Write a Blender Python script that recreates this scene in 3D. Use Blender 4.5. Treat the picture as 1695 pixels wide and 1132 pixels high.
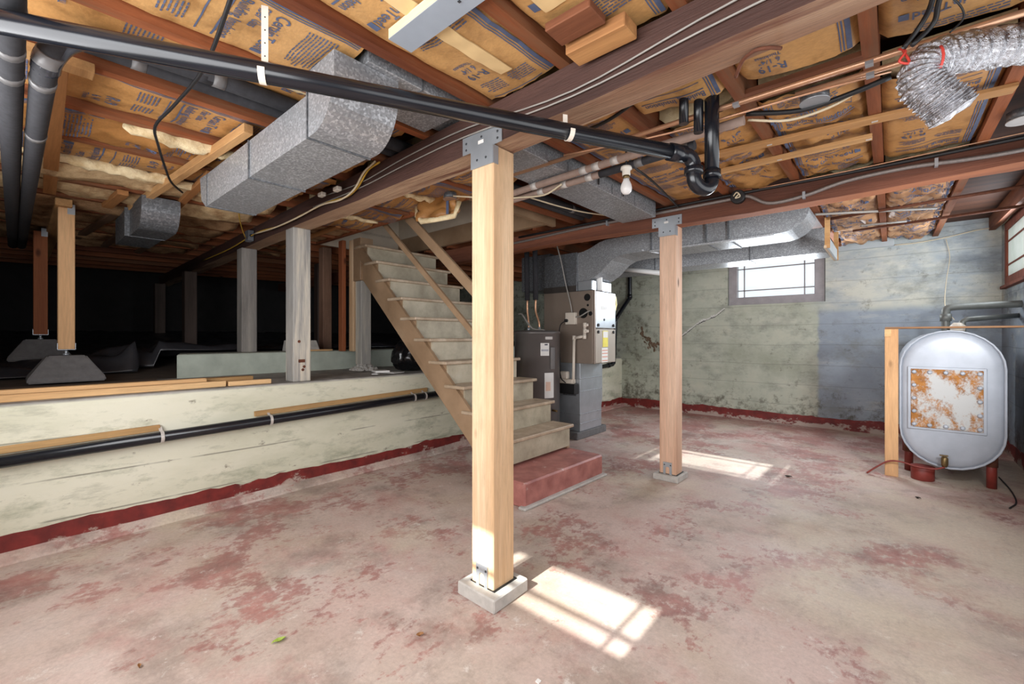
import bpy, bmesh, math, random
from mathutils import Vector, Matrix, noise as mnoise

random.seed(7)
for o in list(bpy.data.objects):
    bpy.data.objects.remove(o)
scene = bpy.context.scene
COL = scene.collection
R = math.radians

# ------------------------------------------------------------------ camera
YAW = math.atan2(627.5, 720.0)              # the joist direction (+Y) lies this far right of the view axis
cam_d = bpy.data.cameras.new('camera')
cam = bpy.data.objects.new('camera', cam_d)
COL.objects.link(cam)
cam.location = (0, 0, 1.195)
cam.rotation_euler = (R(90), 0, YAW)
cam_d.sensor_width = 36
cam_d.lens = 720.0 / 1695.0 * 36.0
cam_d.shift_y = -8.0 / 1695.0
cam_d.clip_start = 0.02
scene.camera = cam

# ------------------------------------------------------------------ world, sun, daylight, added fill
scene.view_settings.view_transform = 'Standard'
scene.view_settings.look = 'None'
scene.view_settings.gamma = 1.0
scene.view_settings.use_curve_mapping = False
scene.view_settings.exposure = 0.5

world = bpy.data.worlds.new('sky')
scene.world = world
world.use_nodes = True
bg = world.node_tree.nodes['Background']
bg.inputs['Color'].default_value = (0.86, 0.93, 1.0, 1)
bg.inputs['Strength'].default_value = 1.0


def lamp(name, kind, loc, rot, energy, color=(1, 1, 1), **kw):
    d = bpy.data.lights.new(name, kind)
    d.energy = energy
    d.color = color
    for k, v in kw.items():
        setattr(d, k, v)
    o = bpy.data.objects.new(name, d)
    o.location = loc
    o.rotation_euler = rot
    COL.objects.link(o)
    return o


SUN_TAN = 0.714
el = math.atan(SUN_TAN)
# sun in the south comes through the window behind the camera, travelling +Y and down
lamp('sun', 'SUN', (-1, -6, 6), (math.pi / 2 - el, 0, 0), 11.0, (1.0, 0.98, 0.93), angle=R(0.6))
# the same sun mirrored by the neighbouring glazing comes through the far window, travelling -Y and down
lamp('sun_mirrored', 'SUN', (-1, 14, 6), (-(math.pi / 2 - math.atan(0.75)), 0, R(-1.5)), 5.0, (1.0, 0.96, 0.88), angle=R(0.8))
# soft fill added behind and beside the camera to even out the room
lamp('fill_front', 'AREA', (-1.25, -0.66, 1.45), (R(90), 0, 0), 72, (0.97, 0.98, 1.0),
     shape='RECTANGLE', size=3.4, size_y=1.1)
lamp('fill_side', 'AREA', (0.80, 2.3, 1.4), (0, R(90), 0), 28, (0.95, 0.97, 1.0),
     shape='RECTANGLE', size=1.1, size_y=4.4)  # added fill panel along the right wall, where no window opens
lamp('daylight_back', 'AREA', (-1.25, 6.80, 2.0), (R(-90), 0, 0), 40, (0.86, 0.93, 1.0),
     shape='RECTANGLE', size=1.0, size_y=0.5)
lamp('daylight_corner', 'AREA', (0.84, 6.05, 2.05), (0, R(90), 0), 12, (0.86, 0.93, 1.0),
     shape='RECTANGLE', size=0.5, size_y=0.8)

# unseen fill spot added by the right wall to brighten the far end
_p, _t = Vector((0.74, 3.0, 1.55)), Vector((-1.9, 7.0, 1.2))
lamp('far_end_fill', 'SPOT', _p, (_t - _p).to_track_quat('-Z', 'Y').to_euler(), 120, (0.94, 0.97, 1.0),
     spot_size=R(92), spot_blend=0.8, shadow_soft_size=0.12)

# ------------------------------------------------------------------ materials
MATS = {}


class NT:
    def __init__(self, name):
        self.m = bpy.data.materials.new(name)
        self.m.use_nodes = True
        self.t = self.m.node_tree
        self.b = self.t.nodes['Principled BSDF']
        self.tc = self.n('ShaderNodeTexCoord')

    def n(self, typ, **kw):
        x = self.t.nodes.new(typ)
        for k, v in kw.items():
            setattr(x, k, v)
        return x

    def l(self, a, b):
        self.t.links.new(a, b)

    def vec(self, scale=(1, 1, 1), loc=(0, 0, 0), src='Object'):
        mp = self.n('ShaderNodeMapping')
        mp.inputs['Scale'].default_value = scale
        mp.inputs['Location'].default_value = loc
        self.l(self.tc.outputs[src], mp.inputs['Vector'])
        return mp.outputs['Vector']

    def noise(self, scale, detail=4, rough=0.55, vec=None, dist=0.0, stretch=(1, 1, 1), loc=(0, 0, 0)):
        x = self.n('ShaderNodeTexNoise')
        x.inputs['Scale'].default_value = scale
        x.inputs['Detail'].default_value = detail
        x.inputs['Roughness'].default_value = rough
        x.inputs['Distortion'].default_value = dist
        self.l(vec if vec is not None else self.vec(stretch, loc), x.inputs['Vector'])
        return x.outputs['Fac']

    def ramp(self, fac, stops, interp='LINEAR'):
        r = self.n('ShaderNodeValToRGB')
        r.color_ramp.interpolation = interp
        e = r.color_ramp.elements
        while len(e) < len(stops):
            e.new(0.5)
        for i, (p, c) in enumerate(stops):
            e[i].position = p
            if isinstance(c, (int, float)):
                c = (c, c, c)
            e[i].color = (c[0], c[1], c[2], 1)
        self.l(fac, r.inputs['Fac'])
        return r.outputs['Color']

    def mix(self, fac, a, b, typ='MIX'):
        m = self.n('ShaderNodeMixRGB', blend_type=typ)
        for s, i in ((fac, 0), (a, 1), (b, 2)):
            if hasattr(s, 'links') or hasattr(s, 'is_linked'):
                self.l(s, m.inputs[i])
            elif isinstance(s, (int, float)):
                m.inputs[i].default_value = s if i == 0 else (s, s, s, 1)
            else:
                m.inputs[i].default_value = (s[0], s[1], s[2], 1)
        return m.outputs[0]

    def math(self, op, a, b=0.0, clamp=False):
        m = self.n('ShaderNodeMath', operation=op, use_clamp=clamp)
        for s, i in ((a, 0), (b, 1)):
            if isinstance(s, (int, float)):
                m.inputs[i].default_value = s
            else:
                self.l(s, m.inputs[i])
        return m.outputs[0]

    def sep(self, v=None):
        s = self.n('ShaderNodeSeparateXYZ')
        self.l(v if v is not None else self.tc.outputs['Object'], s.inputs[0])
        return s.outputs

    def step(self, val, a, b):
        r = self.n('ShaderNodeMapRange')
        r.interpolation_type = 'SMOOTHSTEP'
        r.inputs['From Min'].default_value = a
        r.inputs['From Max'].default_value = b
        self.l(val, r.inputs['Value'])
        return r.outputs[0]

    def out(self, col, rough=0.6, metal=0.0, bump=None, bs=0.2, bd=0.01, spec=0.5):
        if hasattr(col, 'is_linked'):
            self.l(col, self.b.inputs['Base Color'])
        else:
            self.b.inputs['Base Color'].default_value = (col[0], col[1], col[2], 1)
        if hasattr(rough, 'is_linked'):
            self.l(rough, self.b.inputs['Roughness'])
        else:
            self.b.inputs['Roughness'].default_value = rough
        self.b.inputs['Metallic'].default_value = metal
        self.b.inputs['Specular IOR Level'].default_value = spec
        if bump is not None:
            bp = self.n('ShaderNodeBump')
            bp.inputs['Strength'].default_value = bs
            bp.inputs['Distance'].default_value = bd
            self.l(bump, bp.inputs['Height'])
            self.l(bp.outputs['Normal'], self.b.inputs['Normal'])
        return self.m


def lin(r, g, b):
    f = lambda c: ((c / 255.0 + 0.055) / 1.055) ** 2.4 if c > 10 else c / 255.0 / 12.92
    return (f(r), f(g), f(b))


def plain(name, rgb, rough=0.5, metal=0.0, var=0.12, scale=14, bump=0.05, spec=0.5):
    if name in MATS:
        return MATS[name]
    t = NT(name)
    c = lin(*rgb)
    nz = t.noise(scale, 5, 0.6)
    col = t.ramp(nz, [(0.25, tuple(x * (1 - var) for x in c)), (0.75, tuple(min(1, x * (1 + var)) for x in c))])
    MATS[name] = t.out(col, rough, metal, nz, bump, 0.004, spec)
    return MATS[name]


def wood(name, light, dark, axis='Z', rough=0.7, knots=True, grain=34, bump=0.25, wear=None):
    """sawn timber; grain runs along axis"""
    key = name + axis
    if key in MATS:
        return MATS[key]
    t = NT(key)
    lo = 0.06
    st = {'X': (lo, 1, 1), 'Y': (1, lo, 1), 'Z': (1, 1, lo)}[axis]
    big = t.noise(6, 3, 0.5, stretch=tuple(s * 1.0 for s in st), dist=0.6)
    fine = t.noise(grain * 3, 4, 0.65, stretch=st, dist=0.2)
    col = t.ramp(big, [(0.3, lin(*dark)), (0.5, tuple((a + b) / 2 for a, b in zip(lin(*light), lin(*dark)))), (0.68, lin(*light))])
    fc = t.ramp(fine, [(0.3, 0.82), (0.65, 1.05)])
    col = t.mix(1.0, col, fc, 'MULTIPLY')
    if knots:
        v = t.n('ShaderNodeTexVoronoi')
        v.inputs['Scale'].default_value = 5.0
        v.inputs['Randomness'].default_value = 1
        kst = {'X': (0.45, 1, 1), 'Y': (1, 0.45, 1), 'Z': (1, 1, 0.45)}[axis]
        t.l(t.vec(kst, (3.1, 1.7, 0.4)), v.inputs['Vector'])
        k = t.ramp(v.outputs['Distance'], [(0.05, 0.9), (0.11, 0.0)])
        col = t.mix(k, col, tuple(x * 0.35 for x in lin(*dark)))
    stn = t.noise(3.3, 7, 0.7, stretch=tuple(1.0 if q == 1 else 0.35 for q in st), loc=(8, 3, 5))
    col = t.mix(t.ramp(stn, [(0.55, 0.0), (0.75, 0.5)]), col, tuple(x * 0.55 for x in lin(*dark)))
    if wear:
        w = t.noise(9, 6, 0.7, stretch=st, loc=(4, 2, 7))
        col = t.mix(t.ramp(w, [(0.5, 0.0), (0.62, 1.0)]), col, lin(*wear))
    MATS[key] = t.out(col, rough, 0, fine, bump, 0.003 if bump < 0.5 else 0.009, 0.3)
    return MATS[key]


def galv(name, base=168, rough=0.42, scale=130, lo=0.58, metal=0.45):
    if name in MATS:
        return MATS[name]
    t = NT(name)
    v = t.n('ShaderNodeTexVoronoi')
    v.inputs['Scale'].default_value = scale
    t.l(t.vec(), v.inputs['Vector'])
    sp = t.sep(v.outputs['Color'])[0]
    c = lin(base, base + 3, base + 7)
    sm = t.noise(3, 4)
    col = t.ramp(sp, [(0.0, tuple(x * lo for x in c)), (0.6, tuple(x * 0.85 for x in c)), (1.0, tuple(min(1, x * 1.6) for x in c))])
    col = t.mix(0.35, col, t.ramp(sm, [(0.3, tuple(x * 0.6 for x in c)), (0.7, c)]))
    rg = t.ramp(sp, [(0.0, rough + 0.12), (1.0, rough - 0.1)])
    MATS[name] = t.out(col, rg, metal, sp, 0.03, 0.002)
    return MATS[name]


def m_floor():
    t = NT('worn_red_painted_concrete')
    xyz = t.sep()
    base = t.ramp(t.noise(1.4, 6, 0.6), [(0.3, lin(168, 150, 136)), (0.5, lin(196, 180, 168)), (0.72, lin(208, 197, 190))])
    base = t.mix(t.ramp(t.noise(0.9, 5, 0.6, loc=(3, 8, 0)), [(0.5, 0.0), (0.7, 0.6)]), base, lin(176, 152, 120))
    wash = t.ramp(t.noise(0.8, 5, 0.6, loc=(7, 1, 0)), [(0.38, 0.0), (0.62, 0.7)])
    base = t.mix(wash, base, lin(204, 178, 170))
    p1 = t.noise(1.5, 10, 0.72, loc=(2.2, 5.5, 0))
    p2 = t.noise(26, 4, 0.7, stretch=(1, 0.55, 1))
    pm = t.math('ADD', p1, t.math('MULTIPLY', p2, 0.34))
    # paint survived best by the far wall, the low wall and under the tank
    far = t.step(xyz[1], 3.6, 7.0)
    left = t.step(xyz[0], -1.9, -3.6)
    pm = t.math('ADD', pm, t.math('MULTIPLY', far, 0.085))
    pm = t.math('ADD', pm, t.math('MULTIPLY', left, 0.03))
    paint = t.ramp(pm, [(0.70, 0.0), (0.75, 0.6), (0.85, 0.85)])
    red = t.ramp(t.noise(5, 5), [(0.3, lin(128, 70, 68)), (0.7, lin(176, 108, 100))])
    col = t.mix(paint, base, red)
    soft = t.ramp(t.math('ADD', t.noise(2.2, 7, 0.7, loc=(9, 3, 0)), t.math('MULTIPLY', far, 0.12)), [(0.5, 0.0), (0.64, 0.5)])
    col = t.mix(soft, col, lin(182, 136, 128))
    grime = t.ramp(t.noise(2.6, 8, 0.7, loc=(1, 4, 0)), [(0.50, 0.0), (0.70, 0.6)])
    col = t.mix(grime, col, lin(120, 108, 98))
    sc = t.ramp(t.noise(9, 9, 0.8, loc=(5, 2, 0)), [(0.58, 0.0), (0.66, 0.7)])
    col = t.mix(sc, col, lin(222, 214, 206))
    cr = t.ramp(t.math('ADD', t.noise(1.1, 7, 0.65, loc=(12, 6, 0)), t.math('MULTIPLY', t.step(xyz[0], -1.2, 0.4), 0.12)), [(0.55, 0.0), (0.68, 0.75)])
    col = t.mix(cr, col, lin(206, 192, 172))
    sk = t.noise(7, 9, 0.8, stretch=(1, 0.4, 1), loc=(3, 3, 0))
    col = t.mix(t.ramp(sk, [(0.3, 0.55), (0.45, 0.0)]), col, lin(150, 132, 126))
    fg = t.noise(55, 6, 0.8)
    col = t.mix(1.0, col, t.ramp(fg, [(0.3, 0.82), (0.7, 1.1)]), 'MULTIPLY')
    rg = t.ramp(p1, [(0.3, 0.75), (0.7, 0.5)])
    return t.out(col, rg, 0, p2, 0.12, 0.004, 0.35)


def m_lowwall():
    t = NT('cream_painted_concrete')
    xyz = t.sep()
    st = (1, 0.35, 1)
    col = t.ramp(t.noise(2.2, 7, 0.65, stretch=st), [(0.3, lin(196, 196, 172)), (0.55, lin(220, 218, 198)), (0.8, lin(228, 226, 210))])
    low = t.step(xyz[2], 0.55, 0.15)
    gr = t.math('ADD', t.noise(5, 8, 0.7, stretch=(1, 0.5, 1.4)), t.math('MULTIPLY', low, 0.09))
    col = t.mix(t.ramp(gr, [(0.56, 0.0), (0.70, 0.75)]), col, lin(158, 162, 140))
    wv = t.n('ShaderNodeTexWave', wave_type='BANDS', bands_direction='Z')
    wv.inputs['Scale'].default_value = 1.35
    wv.inputs['Distortion'].default_value = 0.7
    t.l(t.vec((1, 0.4, 1), (0, 0, 0.31)), wv.inputs['Vector'])
    ln = t.math('MULTIPLY', t.ramp(wv.outputs['Fac'], [(0.0, 1.0), (0.006, 0.0)]), t.ramp(t.noise(3, 3, stretch=(1, 0.7, 1)), [(0.48, 0.0), (0.55, 0.8)]))
    col = t.mix(ln, col, lin(120, 118, 104))
    sm = t.noise(8, 9, 0.75, stretch=(1, 0.3, 1.2), loc=(2, 2, 2))
    col = t.mix(t.ramp(sm, [(0.56, 0.0), (0.66, 0.5)]), col, lin(168, 168, 150))
    sp = t.noise(17, 9, 0.75, stretch=(1, 0.5, 1))
    col = t.mix(t.ramp(sp, [(0.62, 0.0), (0.69, 0.7)]), col, lin(120, 112, 96))
    # ledge: bare grey concrete on top
    top = t.step(xyz[2], 0.815, 0.832)
    col = t.mix(top, col, t.ramp(t.noise(6, 7), [(0.3, lin(120, 118, 114)), (0.7, lin(176, 172, 166))]))
    return t.out(col, 0.7, 0, t.math('ADD', gr, sp), 0.25, 0.006, 0.35)


def m_backwall():
    t = NT('green_grey_painted_concrete')
    xyz = t.sep()
    n1 = t.noise(1.8, 7, 0.65)
    green = t.ramp(n1, [(0.3, lin(156, 160, 142)), (0.55, lin(184, 188, 172)), (0.8, lin(200, 198, 178))])
    blue = t.ramp(t.noise(2.4, 7, 0.6, loc=(5, 0, 3)), [(0.3, lin(134, 144, 156)), (0.7, lin(160, 170, 180))])
    wob = t.math('MULTIPLY', t.math('SUBTRACT', t.noise(4, 6), 0.5), 0.14)
    bx = t.step(t.math('ADD', xyz[0], wob), -0.75, -0.70)
    bz = t.step(t.math('ADD', xyz[2], wob), 1.62, 1.50)
    m = t.math('MULTIPLY', bx, bz)
    col = t.mix(m, green, blue)
    # upper right: thin blue-grey wash scrubbed over the cream
    up = t.math('MULTIPLY', t.step(xyz[0], -0.9, -0.5), t.step(xyz[2], 1.50, 1.62))
    wash = t.ramp(t.noise(1.7, 8, 0.65, stretch=(0.7, 1, 1.6), loc=(1, 0, 6)), [(0.4, lin(196, 196, 184)), (0.55, lin(160, 168, 172)), (0.72, lin(104, 112, 120))])
    col = t.mix(up, col, wash)
    gr = t.noise(3.2, 9, 0.72, stretch=(1, 1, 1.5), loc=(2, 0, 9))
    col = t.mix(t.ramp(gr, [(0.5, 0.0), (0.68, 0.6)]), col, lin(122, 124, 116))
    gs = t.noise(2.0, 9, 0.72, stretch=(0.5, 1, 2.2), loc=(6, 0, 1))
    col = t.mix(t.ramp(gs, [(0.55, 0.0), (0.7, 0.5)]), col, lin(208, 206, 192))
    # mould and moss near the floor and in the left corner
    low = t.step(xyz[2], 0.62, 0.12)
    lft = t.step(xyz[0], -2.3, -3.5)
    mo = t.math('ADD', t.noise(6, 9, 0.75), t.math('ADD', t.math('MULTIPLY', low, 0.10), t.math('MULTIPLY', lft, 0.07)))
    col = t.mix(t.ramp(mo, [(0.57, 0.0), (0.70, 0.85)]), col, lin(84, 80, 66))
    fl = t.noise(13, 8, 0.8, stretch=(0.6, 1, 1.3))
    col = t.mix(t.ramp(fl, [(0.65, 0.0), (0.70, 0.7)]), col, lin(206, 204, 190))
    w = t.n('ShaderNodeTexWave', wave_type='BANDS', bands_direction='Z')
    w.inputs['Scale'].default_value = 1.15
    w.inputs['Distortion'].default_value = 0.6
    t.l(t.vec(), w.inputs['Vector'])
    line = t.ramp(w.outputs['Fac'], [(0.0, 1.0), (0.006, 0.0)])
    col = t.mix(t.math('MULTIPLY', line, 0.3), col, lin(110, 112, 104))
    return t.out(col, 0.65, 0, t.math('ADD', n1, t.math('MULTIPLY', line, -0.6)), 0.3, 0.01, 0.4)


def m_redband():
    t = NT('oxide_red_wall_paint')
    p = t.noise(7, 8, 0.7, stretch=(0.7, 0.7, 1.2))
    xyz = t.sep()
    low = t.step(xyz[2], 0.10, 0.0)
    p2 = t.math('ADD', p, t.math('MULTIPLY', low, 0.17))
    red = t.ramp(t.noise(11, 5), [(0.3, lin(92, 26, 24)), (0.7, lin(134, 42, 36))])
    col = t.mix(t.ramp(p2, [(0.6, 0.0), (0.66, 0.85)]), red, lin(186, 170, 158))
    return t.out(col, 0.6, 0, p, 0.3, 0.006)


def m_step():
    t = NT('worn_red_painted_step')
    p = t.noise(6, 9, 0.75)
    red = t.ramp(t.noise(9, 6), [(0.3, lin(146, 88, 82)), (0.7, lin(184, 122, 112))])
    col = t.mix(t.ramp(p, [(0.6, 0.0), (0.66, 0.7)]), red, lin(204, 180, 170))
    return t.out(col, 0.5, 0, p, 0.2, 0.005)


def m_kraft(name='kraft_paper', hue=(190, 140, 84), dk=(122, 80, 40)):
    if name in MATS:
        return MATS[name]
    t = NT(name)
    b = t.noise(5, 6, 0.6)
    f = t.noise(120, 3, 0.6, stretch=(0.5, 1, 1))
    col = t.ramp(b, [(0.28, lin(*dk)), (0.5, lin(*hue)), (0.8, tuple(min(1, x * 1.1) for x in lin(*hue)))])
    col = t.mix(1.0, col, t.ramp(f, [(0.3, 0.86), (0.7, 1.05)]), 'MULTIPLY')
    wr = t.noise(14, 5, 0.6, dist=1.2)
    MATS[name] = t.out(col, 0.48, 0, wr, 0.35, 0.006, 0.45)
    return MATS[name]


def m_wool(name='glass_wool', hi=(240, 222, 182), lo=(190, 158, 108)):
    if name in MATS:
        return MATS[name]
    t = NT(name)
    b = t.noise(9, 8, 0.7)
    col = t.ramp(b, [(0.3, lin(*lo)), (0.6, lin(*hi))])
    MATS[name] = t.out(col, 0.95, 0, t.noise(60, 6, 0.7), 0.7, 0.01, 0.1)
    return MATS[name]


def m_tankplate():
    t = NT('rusted_white_plate')
    x = t.noise(9, 9, 0.75, stretch=(1, 1, 0.8))
    xyz = t.sep()
    ex = t.math('ABSOLUTE', t.math('SUBTRACT', xyz[0], 0.385))
    ez = t.math('ABSOLUTE', t.math('SUBTRACT', xyz[2], 0.715))
    e = t.math('MAXIMUM', t.step(ex, 0.02, 0.20), t.step(ez, 0.03, 0.19))
    v = t.math('ADD', x, t.math('MULTIPLY', e, 0.17))
    fine = t.noise(70, 4, 0.7)
    v = t.math('ADD', v, t.math('MULTIPLY', t.math('SUBTRACT', fine, 0.5), 0.22))
    rust = t.ramp(t.noise(20, 5), [(0.3, lin(122, 74, 26)), (0.7, lin(176, 116, 48))])
    col = t.mix(t.ramp(v, [(0.58, 0.0), (0.70, 1.0)]), lin(184, 184, 182), rust)
    return t.out(col, 0.75, 0, v, 0.3, 0.004)


def m_stair():
    t = NT('tan_painted_wood')
    b = t.noise(3, 6, 0.6)
    col = t.ramp(b, [(0.3, lin(136, 110, 84)), (0.6, lin(162, 134, 106)), (0.8, lin(176, 150, 122))])
    d = t.noise(11, 8, 0.75)
    col = t.mix(t.ramp(d, [(0.62, 0.0), (0.72, 0.5)]), col, lin(112, 96, 80))
    return t.out(col, 0.42, 0, d, 0.1, 0.004, 0.5)


def m_frost():
    t = NT('frosted_glass')
    tl = t.n('ShaderNodeBsdfTranslucent')
    df = t.n('ShaderNodeBsdfDiffuse')
    nz = t.noise(6, 5)
    c = t.ramp(nz, [(0.3, (0.8, 0.84, 0.78)), (0.7, (0.92, 0.94, 0.9))])
    t.l(c, tl.inputs['Color'])
    t.l(c, df.inputs['Color'])
    mx = t.n('ShaderNodeMixShader')
    mx.inputs[0].default_value = 0.3
    t.l(tl.outputs[0], mx.inputs[1])
    t.l(df.outputs[0], mx.inputs[2])
    t.l(mx.outputs[0], t.t.nodes['Material Output'].inputs['Surface'])
    return t.m


def m_riser():
    t = NT('dusty_grey_beige_paint')
    b = t.noise(4, 7, 0.65)
    col = t.ramp(b, [(0.3, lin(142, 132, 112)), (0.6, lin(184, 174, 152)), (0.8, lin(200, 192, 174))])
    d = t.noise(16, 8, 0.75)
    col = t.mix(t.ramp(d, [(0.62, 0.0), (0.72, 0.5)]), col, lin(112, 100, 84))
    return t.out(col, 0.5, 0, d, 0.1, 0.004, 0.5)


def m_tread():
    t = NT('scuffed_tread_paint')
    b = t.noise(5, 8, 0.7)
    col = t.ramp(b, [(0.3, lin(150, 128, 104)), (0.55, lin(184, 164, 140)), (0.75, lin(212, 198, 178))])
    return t.out(col, 0.5, 0, b, 0.15, 0.004, 0.5)


def m_glass():
    t = NT('old_window_glass')
    n = t.t.nodes
    tr = t.n('ShaderNodeBsdfTransparent')
    tr.inputs['Color'].default_value = (0.93, 0.95, 0.95, 1)
    gl = t.n('ShaderNodeBsdfGlossy')
    gl.inputs['Roughness'].default_value = 0.08
    mx = t.n('ShaderNodeMixShader')
    dn = t.noise(3, 5)
    t.l(t.ramp(dn, [(0.3, 0.03), (0.7, 0.08)]), mx.inputs[0])
    t.l(tr.outputs[0], mx.inputs[1])
    t.l(gl.outputs[0], mx.inputs[2])
    t.l(mx.outputs[0], n['Material Output'].inputs['Surface'])
    return t.m


FIR = ((230, 202, 168), (190, 150, 108))
PINK_FIR = ((230, 196, 170), (198, 152, 124))
GREYWOOD = ((168, 162, 156), (120, 116, 114))
OLD = ((104, 74, 66), (56, 38, 34))
JOIST = ((166, 98, 60), (94, 48, 28))
LATH = ((212, 168, 116), (174, 126, 78))

FLOOR = m_floor()
LOWWALL = m_lowwall()
BACKWALL = m_backwall()
REDBAND = m_redband()
STEP = m_step()
STAIR = m_stair()
GLASS = m_glass()
RISERM = m_riser()
FROST = m_frost()
TREADM = m_tread()
KRAFT = m_kraft()
KRAFT2 = m_kraft('kraft_paper_pale', (200, 154, 98), (138, 96, 52))
KRAFT3 = m_kraft('kraft_paper_dark', (168, 118, 66), (118, 76, 38))
WOOL = m_wool()
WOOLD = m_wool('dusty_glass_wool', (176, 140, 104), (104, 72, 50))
TANKPLATE = m_tankplate()
INK = plain('blue_ink', (82, 94, 122), 0.6, 0, 0.18, 30, 0)
GALV = galv('galvanised_sheet')
GALVD = galv('dark_galvanised_sheet', 116, 0.45, 90)
GALVL = galv('bright_galvanised_sheet', 200, 0.36, 110, 0.8, 0.5)
SMOOTHGALV = plain('smooth_galvanised_steel', (178, 184, 190), 0.34, 0.6, 0.12, 8, 0.03)
ABS = plain('black_abs_plastic', (24, 26, 32), 0.22, 0, 0.25, 9, 0.02)
FOAM = plain('black_pipe_foam', (46, 46, 50), 0.85, 0, 0.3, 40, 0.3)
FOAMG = plain('grey_pipe_foam', (150, 128, 116), 0.7, 0, 0.15, 30, 0.2)
TAPE = plain('grey_duct_tape', (196, 190, 184), 0.4, 0.1, 0.1, 20, 0.1)
COPPER = plain('tarnished_copper', (206, 160, 128), 0.35, 0.6, 0.18, 12, 0.03)
BRASS = plain('dull_brass', (120, 100, 66), 0.4, 0.7, 0.25, 30, 0.05)
WHITEPVC = plain('white_pvc', (226, 226, 224), 0.35, 0, 0.05, 8, 0.02)
CREAMP = plain('cream_plastic', (222, 212, 198), 0.45, 0, 0.05, 8, 0.02)
BLACKP = plain('black_plastic_sheet', (50, 50, 54), 0.3, 0, 0.3, 9, 0.8)
CABLE = plain('black_cable', (26, 26, 28), 0.5, 0, 0.2, 10, 0.05)
GREYCABLE = plain('grey_cable', (150, 146, 140), 0.5, 0, 0.15, 10, 0.05)
YCABLE = plain('yellow_cable_sheath', (206, 164, 60), 0.5, 0, 0.15, 10, 0.05)
WCABLE = plain('off_white_cable', (214, 198, 168), 0.5, 0, 0.12, 10, 0.05)
CONC = plain('grey_cast_concrete', (182, 178, 172), 0.85, 0, 0.2, 16, 0.5)
CONCD = plain('dark_precast_concrete', (104, 102, 102), 0.9, 0, 0.2, 22, 0.5)
CURB = plain('pale_green_concrete', (178, 186, 174), 0.8, 0, 0.16, 7, 0.4)
DIRT = plain('dry_soil', (76, 64, 54), 0.95, 0, 0.35, 9, 0.8)
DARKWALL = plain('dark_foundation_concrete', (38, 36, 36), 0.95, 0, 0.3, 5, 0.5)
SUBFLOOR = wood('subfloor_board', (92, 56, 38), (52, 30, 20), 'X')
FURN = plain('taupe_enamel', (142, 128, 116), 0.4, 0.25, 0.06, 5, 0.02)
HEATER = plain('grey_heater_enamel', (112, 108, 106), 0.35, 0.35, 0.06, 5, 0.02)
PAPER = plain('white_label_paper', (228, 226, 222), 0.6, 0, 0.04, 12, 0.02)
PRINT = plain('dark_label_ink', (70, 72, 84), 0.6, 0, 0.1, 12, 0)
ORANGE = plain('orange_label_ink', (206, 110, 60), 0.6, 0, 0.1, 12, 0)
YELLOW = plain('yellow_label', (230, 216, 90), 0.55, 0, 0.08, 12, 0.02)
YPLAST = plain('yellow_plastic', (222, 190, 40), 0.4, 0, 0.1, 12, 0.02)
TANK = plain('white_tank_paint', (168, 173, 182), 0.4, 0.05, 0.16, 4, 0.05)
REDPAINT = plain('oxide_red_metal_paint', (128, 50, 42), 0.5, 0, 0.2, 16, 0.1)
RUST = plain('rusty_steel', (104, 62, 44), 0.8, 0.3, 0.35, 30, 0.4)
REDTIE = plain('red_plastic_tie', (206, 70, 60), 0.4, 0, 0.1, 12, 0.02)
FOIL = None
WINFRAME = plain('weathered_window_frame', (150, 146, 148), 0.6, 0, 0.15, 10, 0.2)
REDFRAME = wood('red_brown_window_wood', (150, 84, 62), (96, 48, 36), 'Z')
WHITEPAINT = plain('grubby_white_paint', (206, 194, 176), 0.55, 0, 0.1, 6, 0.08)
BLACKRUB = plain('black_rubber', (20, 20, 20), 0.6, 0, 0.2, 10, 0.1)
GREYPAINT = plain('blue_grey_board_paint', (150, 158, 168), 0.45, 0, 0.08, 8, 0.05)
PORCELAIN = plain('white_porcelain', (232, 226, 214), 0.25, 0, 0.03, 6, 0.01)
BULBM = plain('frosted_bulb', (240, 238, 236), 0.3, 0, 0.02, 6, 0.0)
LEAFM = plain('green_leaf', (150, 170, 70), 0.6, 0, 0.2, 40, 0.1)
DRYLEAF = plain('dry_brown_leaf', (150, 104, 60), 0.7, 0, 0.2, 40, 0.1)
BACKDARK = plain('panel_light_grey', (176, 182, 184), 0.6, 0, 0.08, 6, 0.08)


def m_foil():
    t = NT('crinkled_foil')
    nz = t.noise(46, 5, 0.7, dist=1.5)
    t.out(lin(196, 196, 200), t.ramp(nz, [(0.3, 0.12), (0.7, 0.3)]), 1.0, nz, 0.8, 0.012)
    return t.m


FOIL = m_foil()

# ------------------------------------------------------------------ geometry helpers


def nb():
    return bmesh.new()


def box(bm, x0, x1, y0, y1, z0, z1, bev=0.0):
    m = Matrix.Translation(((x0 + x1) / 2, (y0 + y1) / 2, (z0 + z1) / 2)) @ Matrix.Diagonal((abs(x1 - x0), abs(y1 - y0), abs(z1 - z0), 1))
    r = bmesh.ops.create_cube(bm, size=1, matrix=m)
    if bev > 0:
        es = list({e for v in r['verts'] for e in v.link_edges})
        bmesh.ops.bevel(bm, geom=es, offset=bev, segments=1, affect='EDGES')
    return bm


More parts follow.
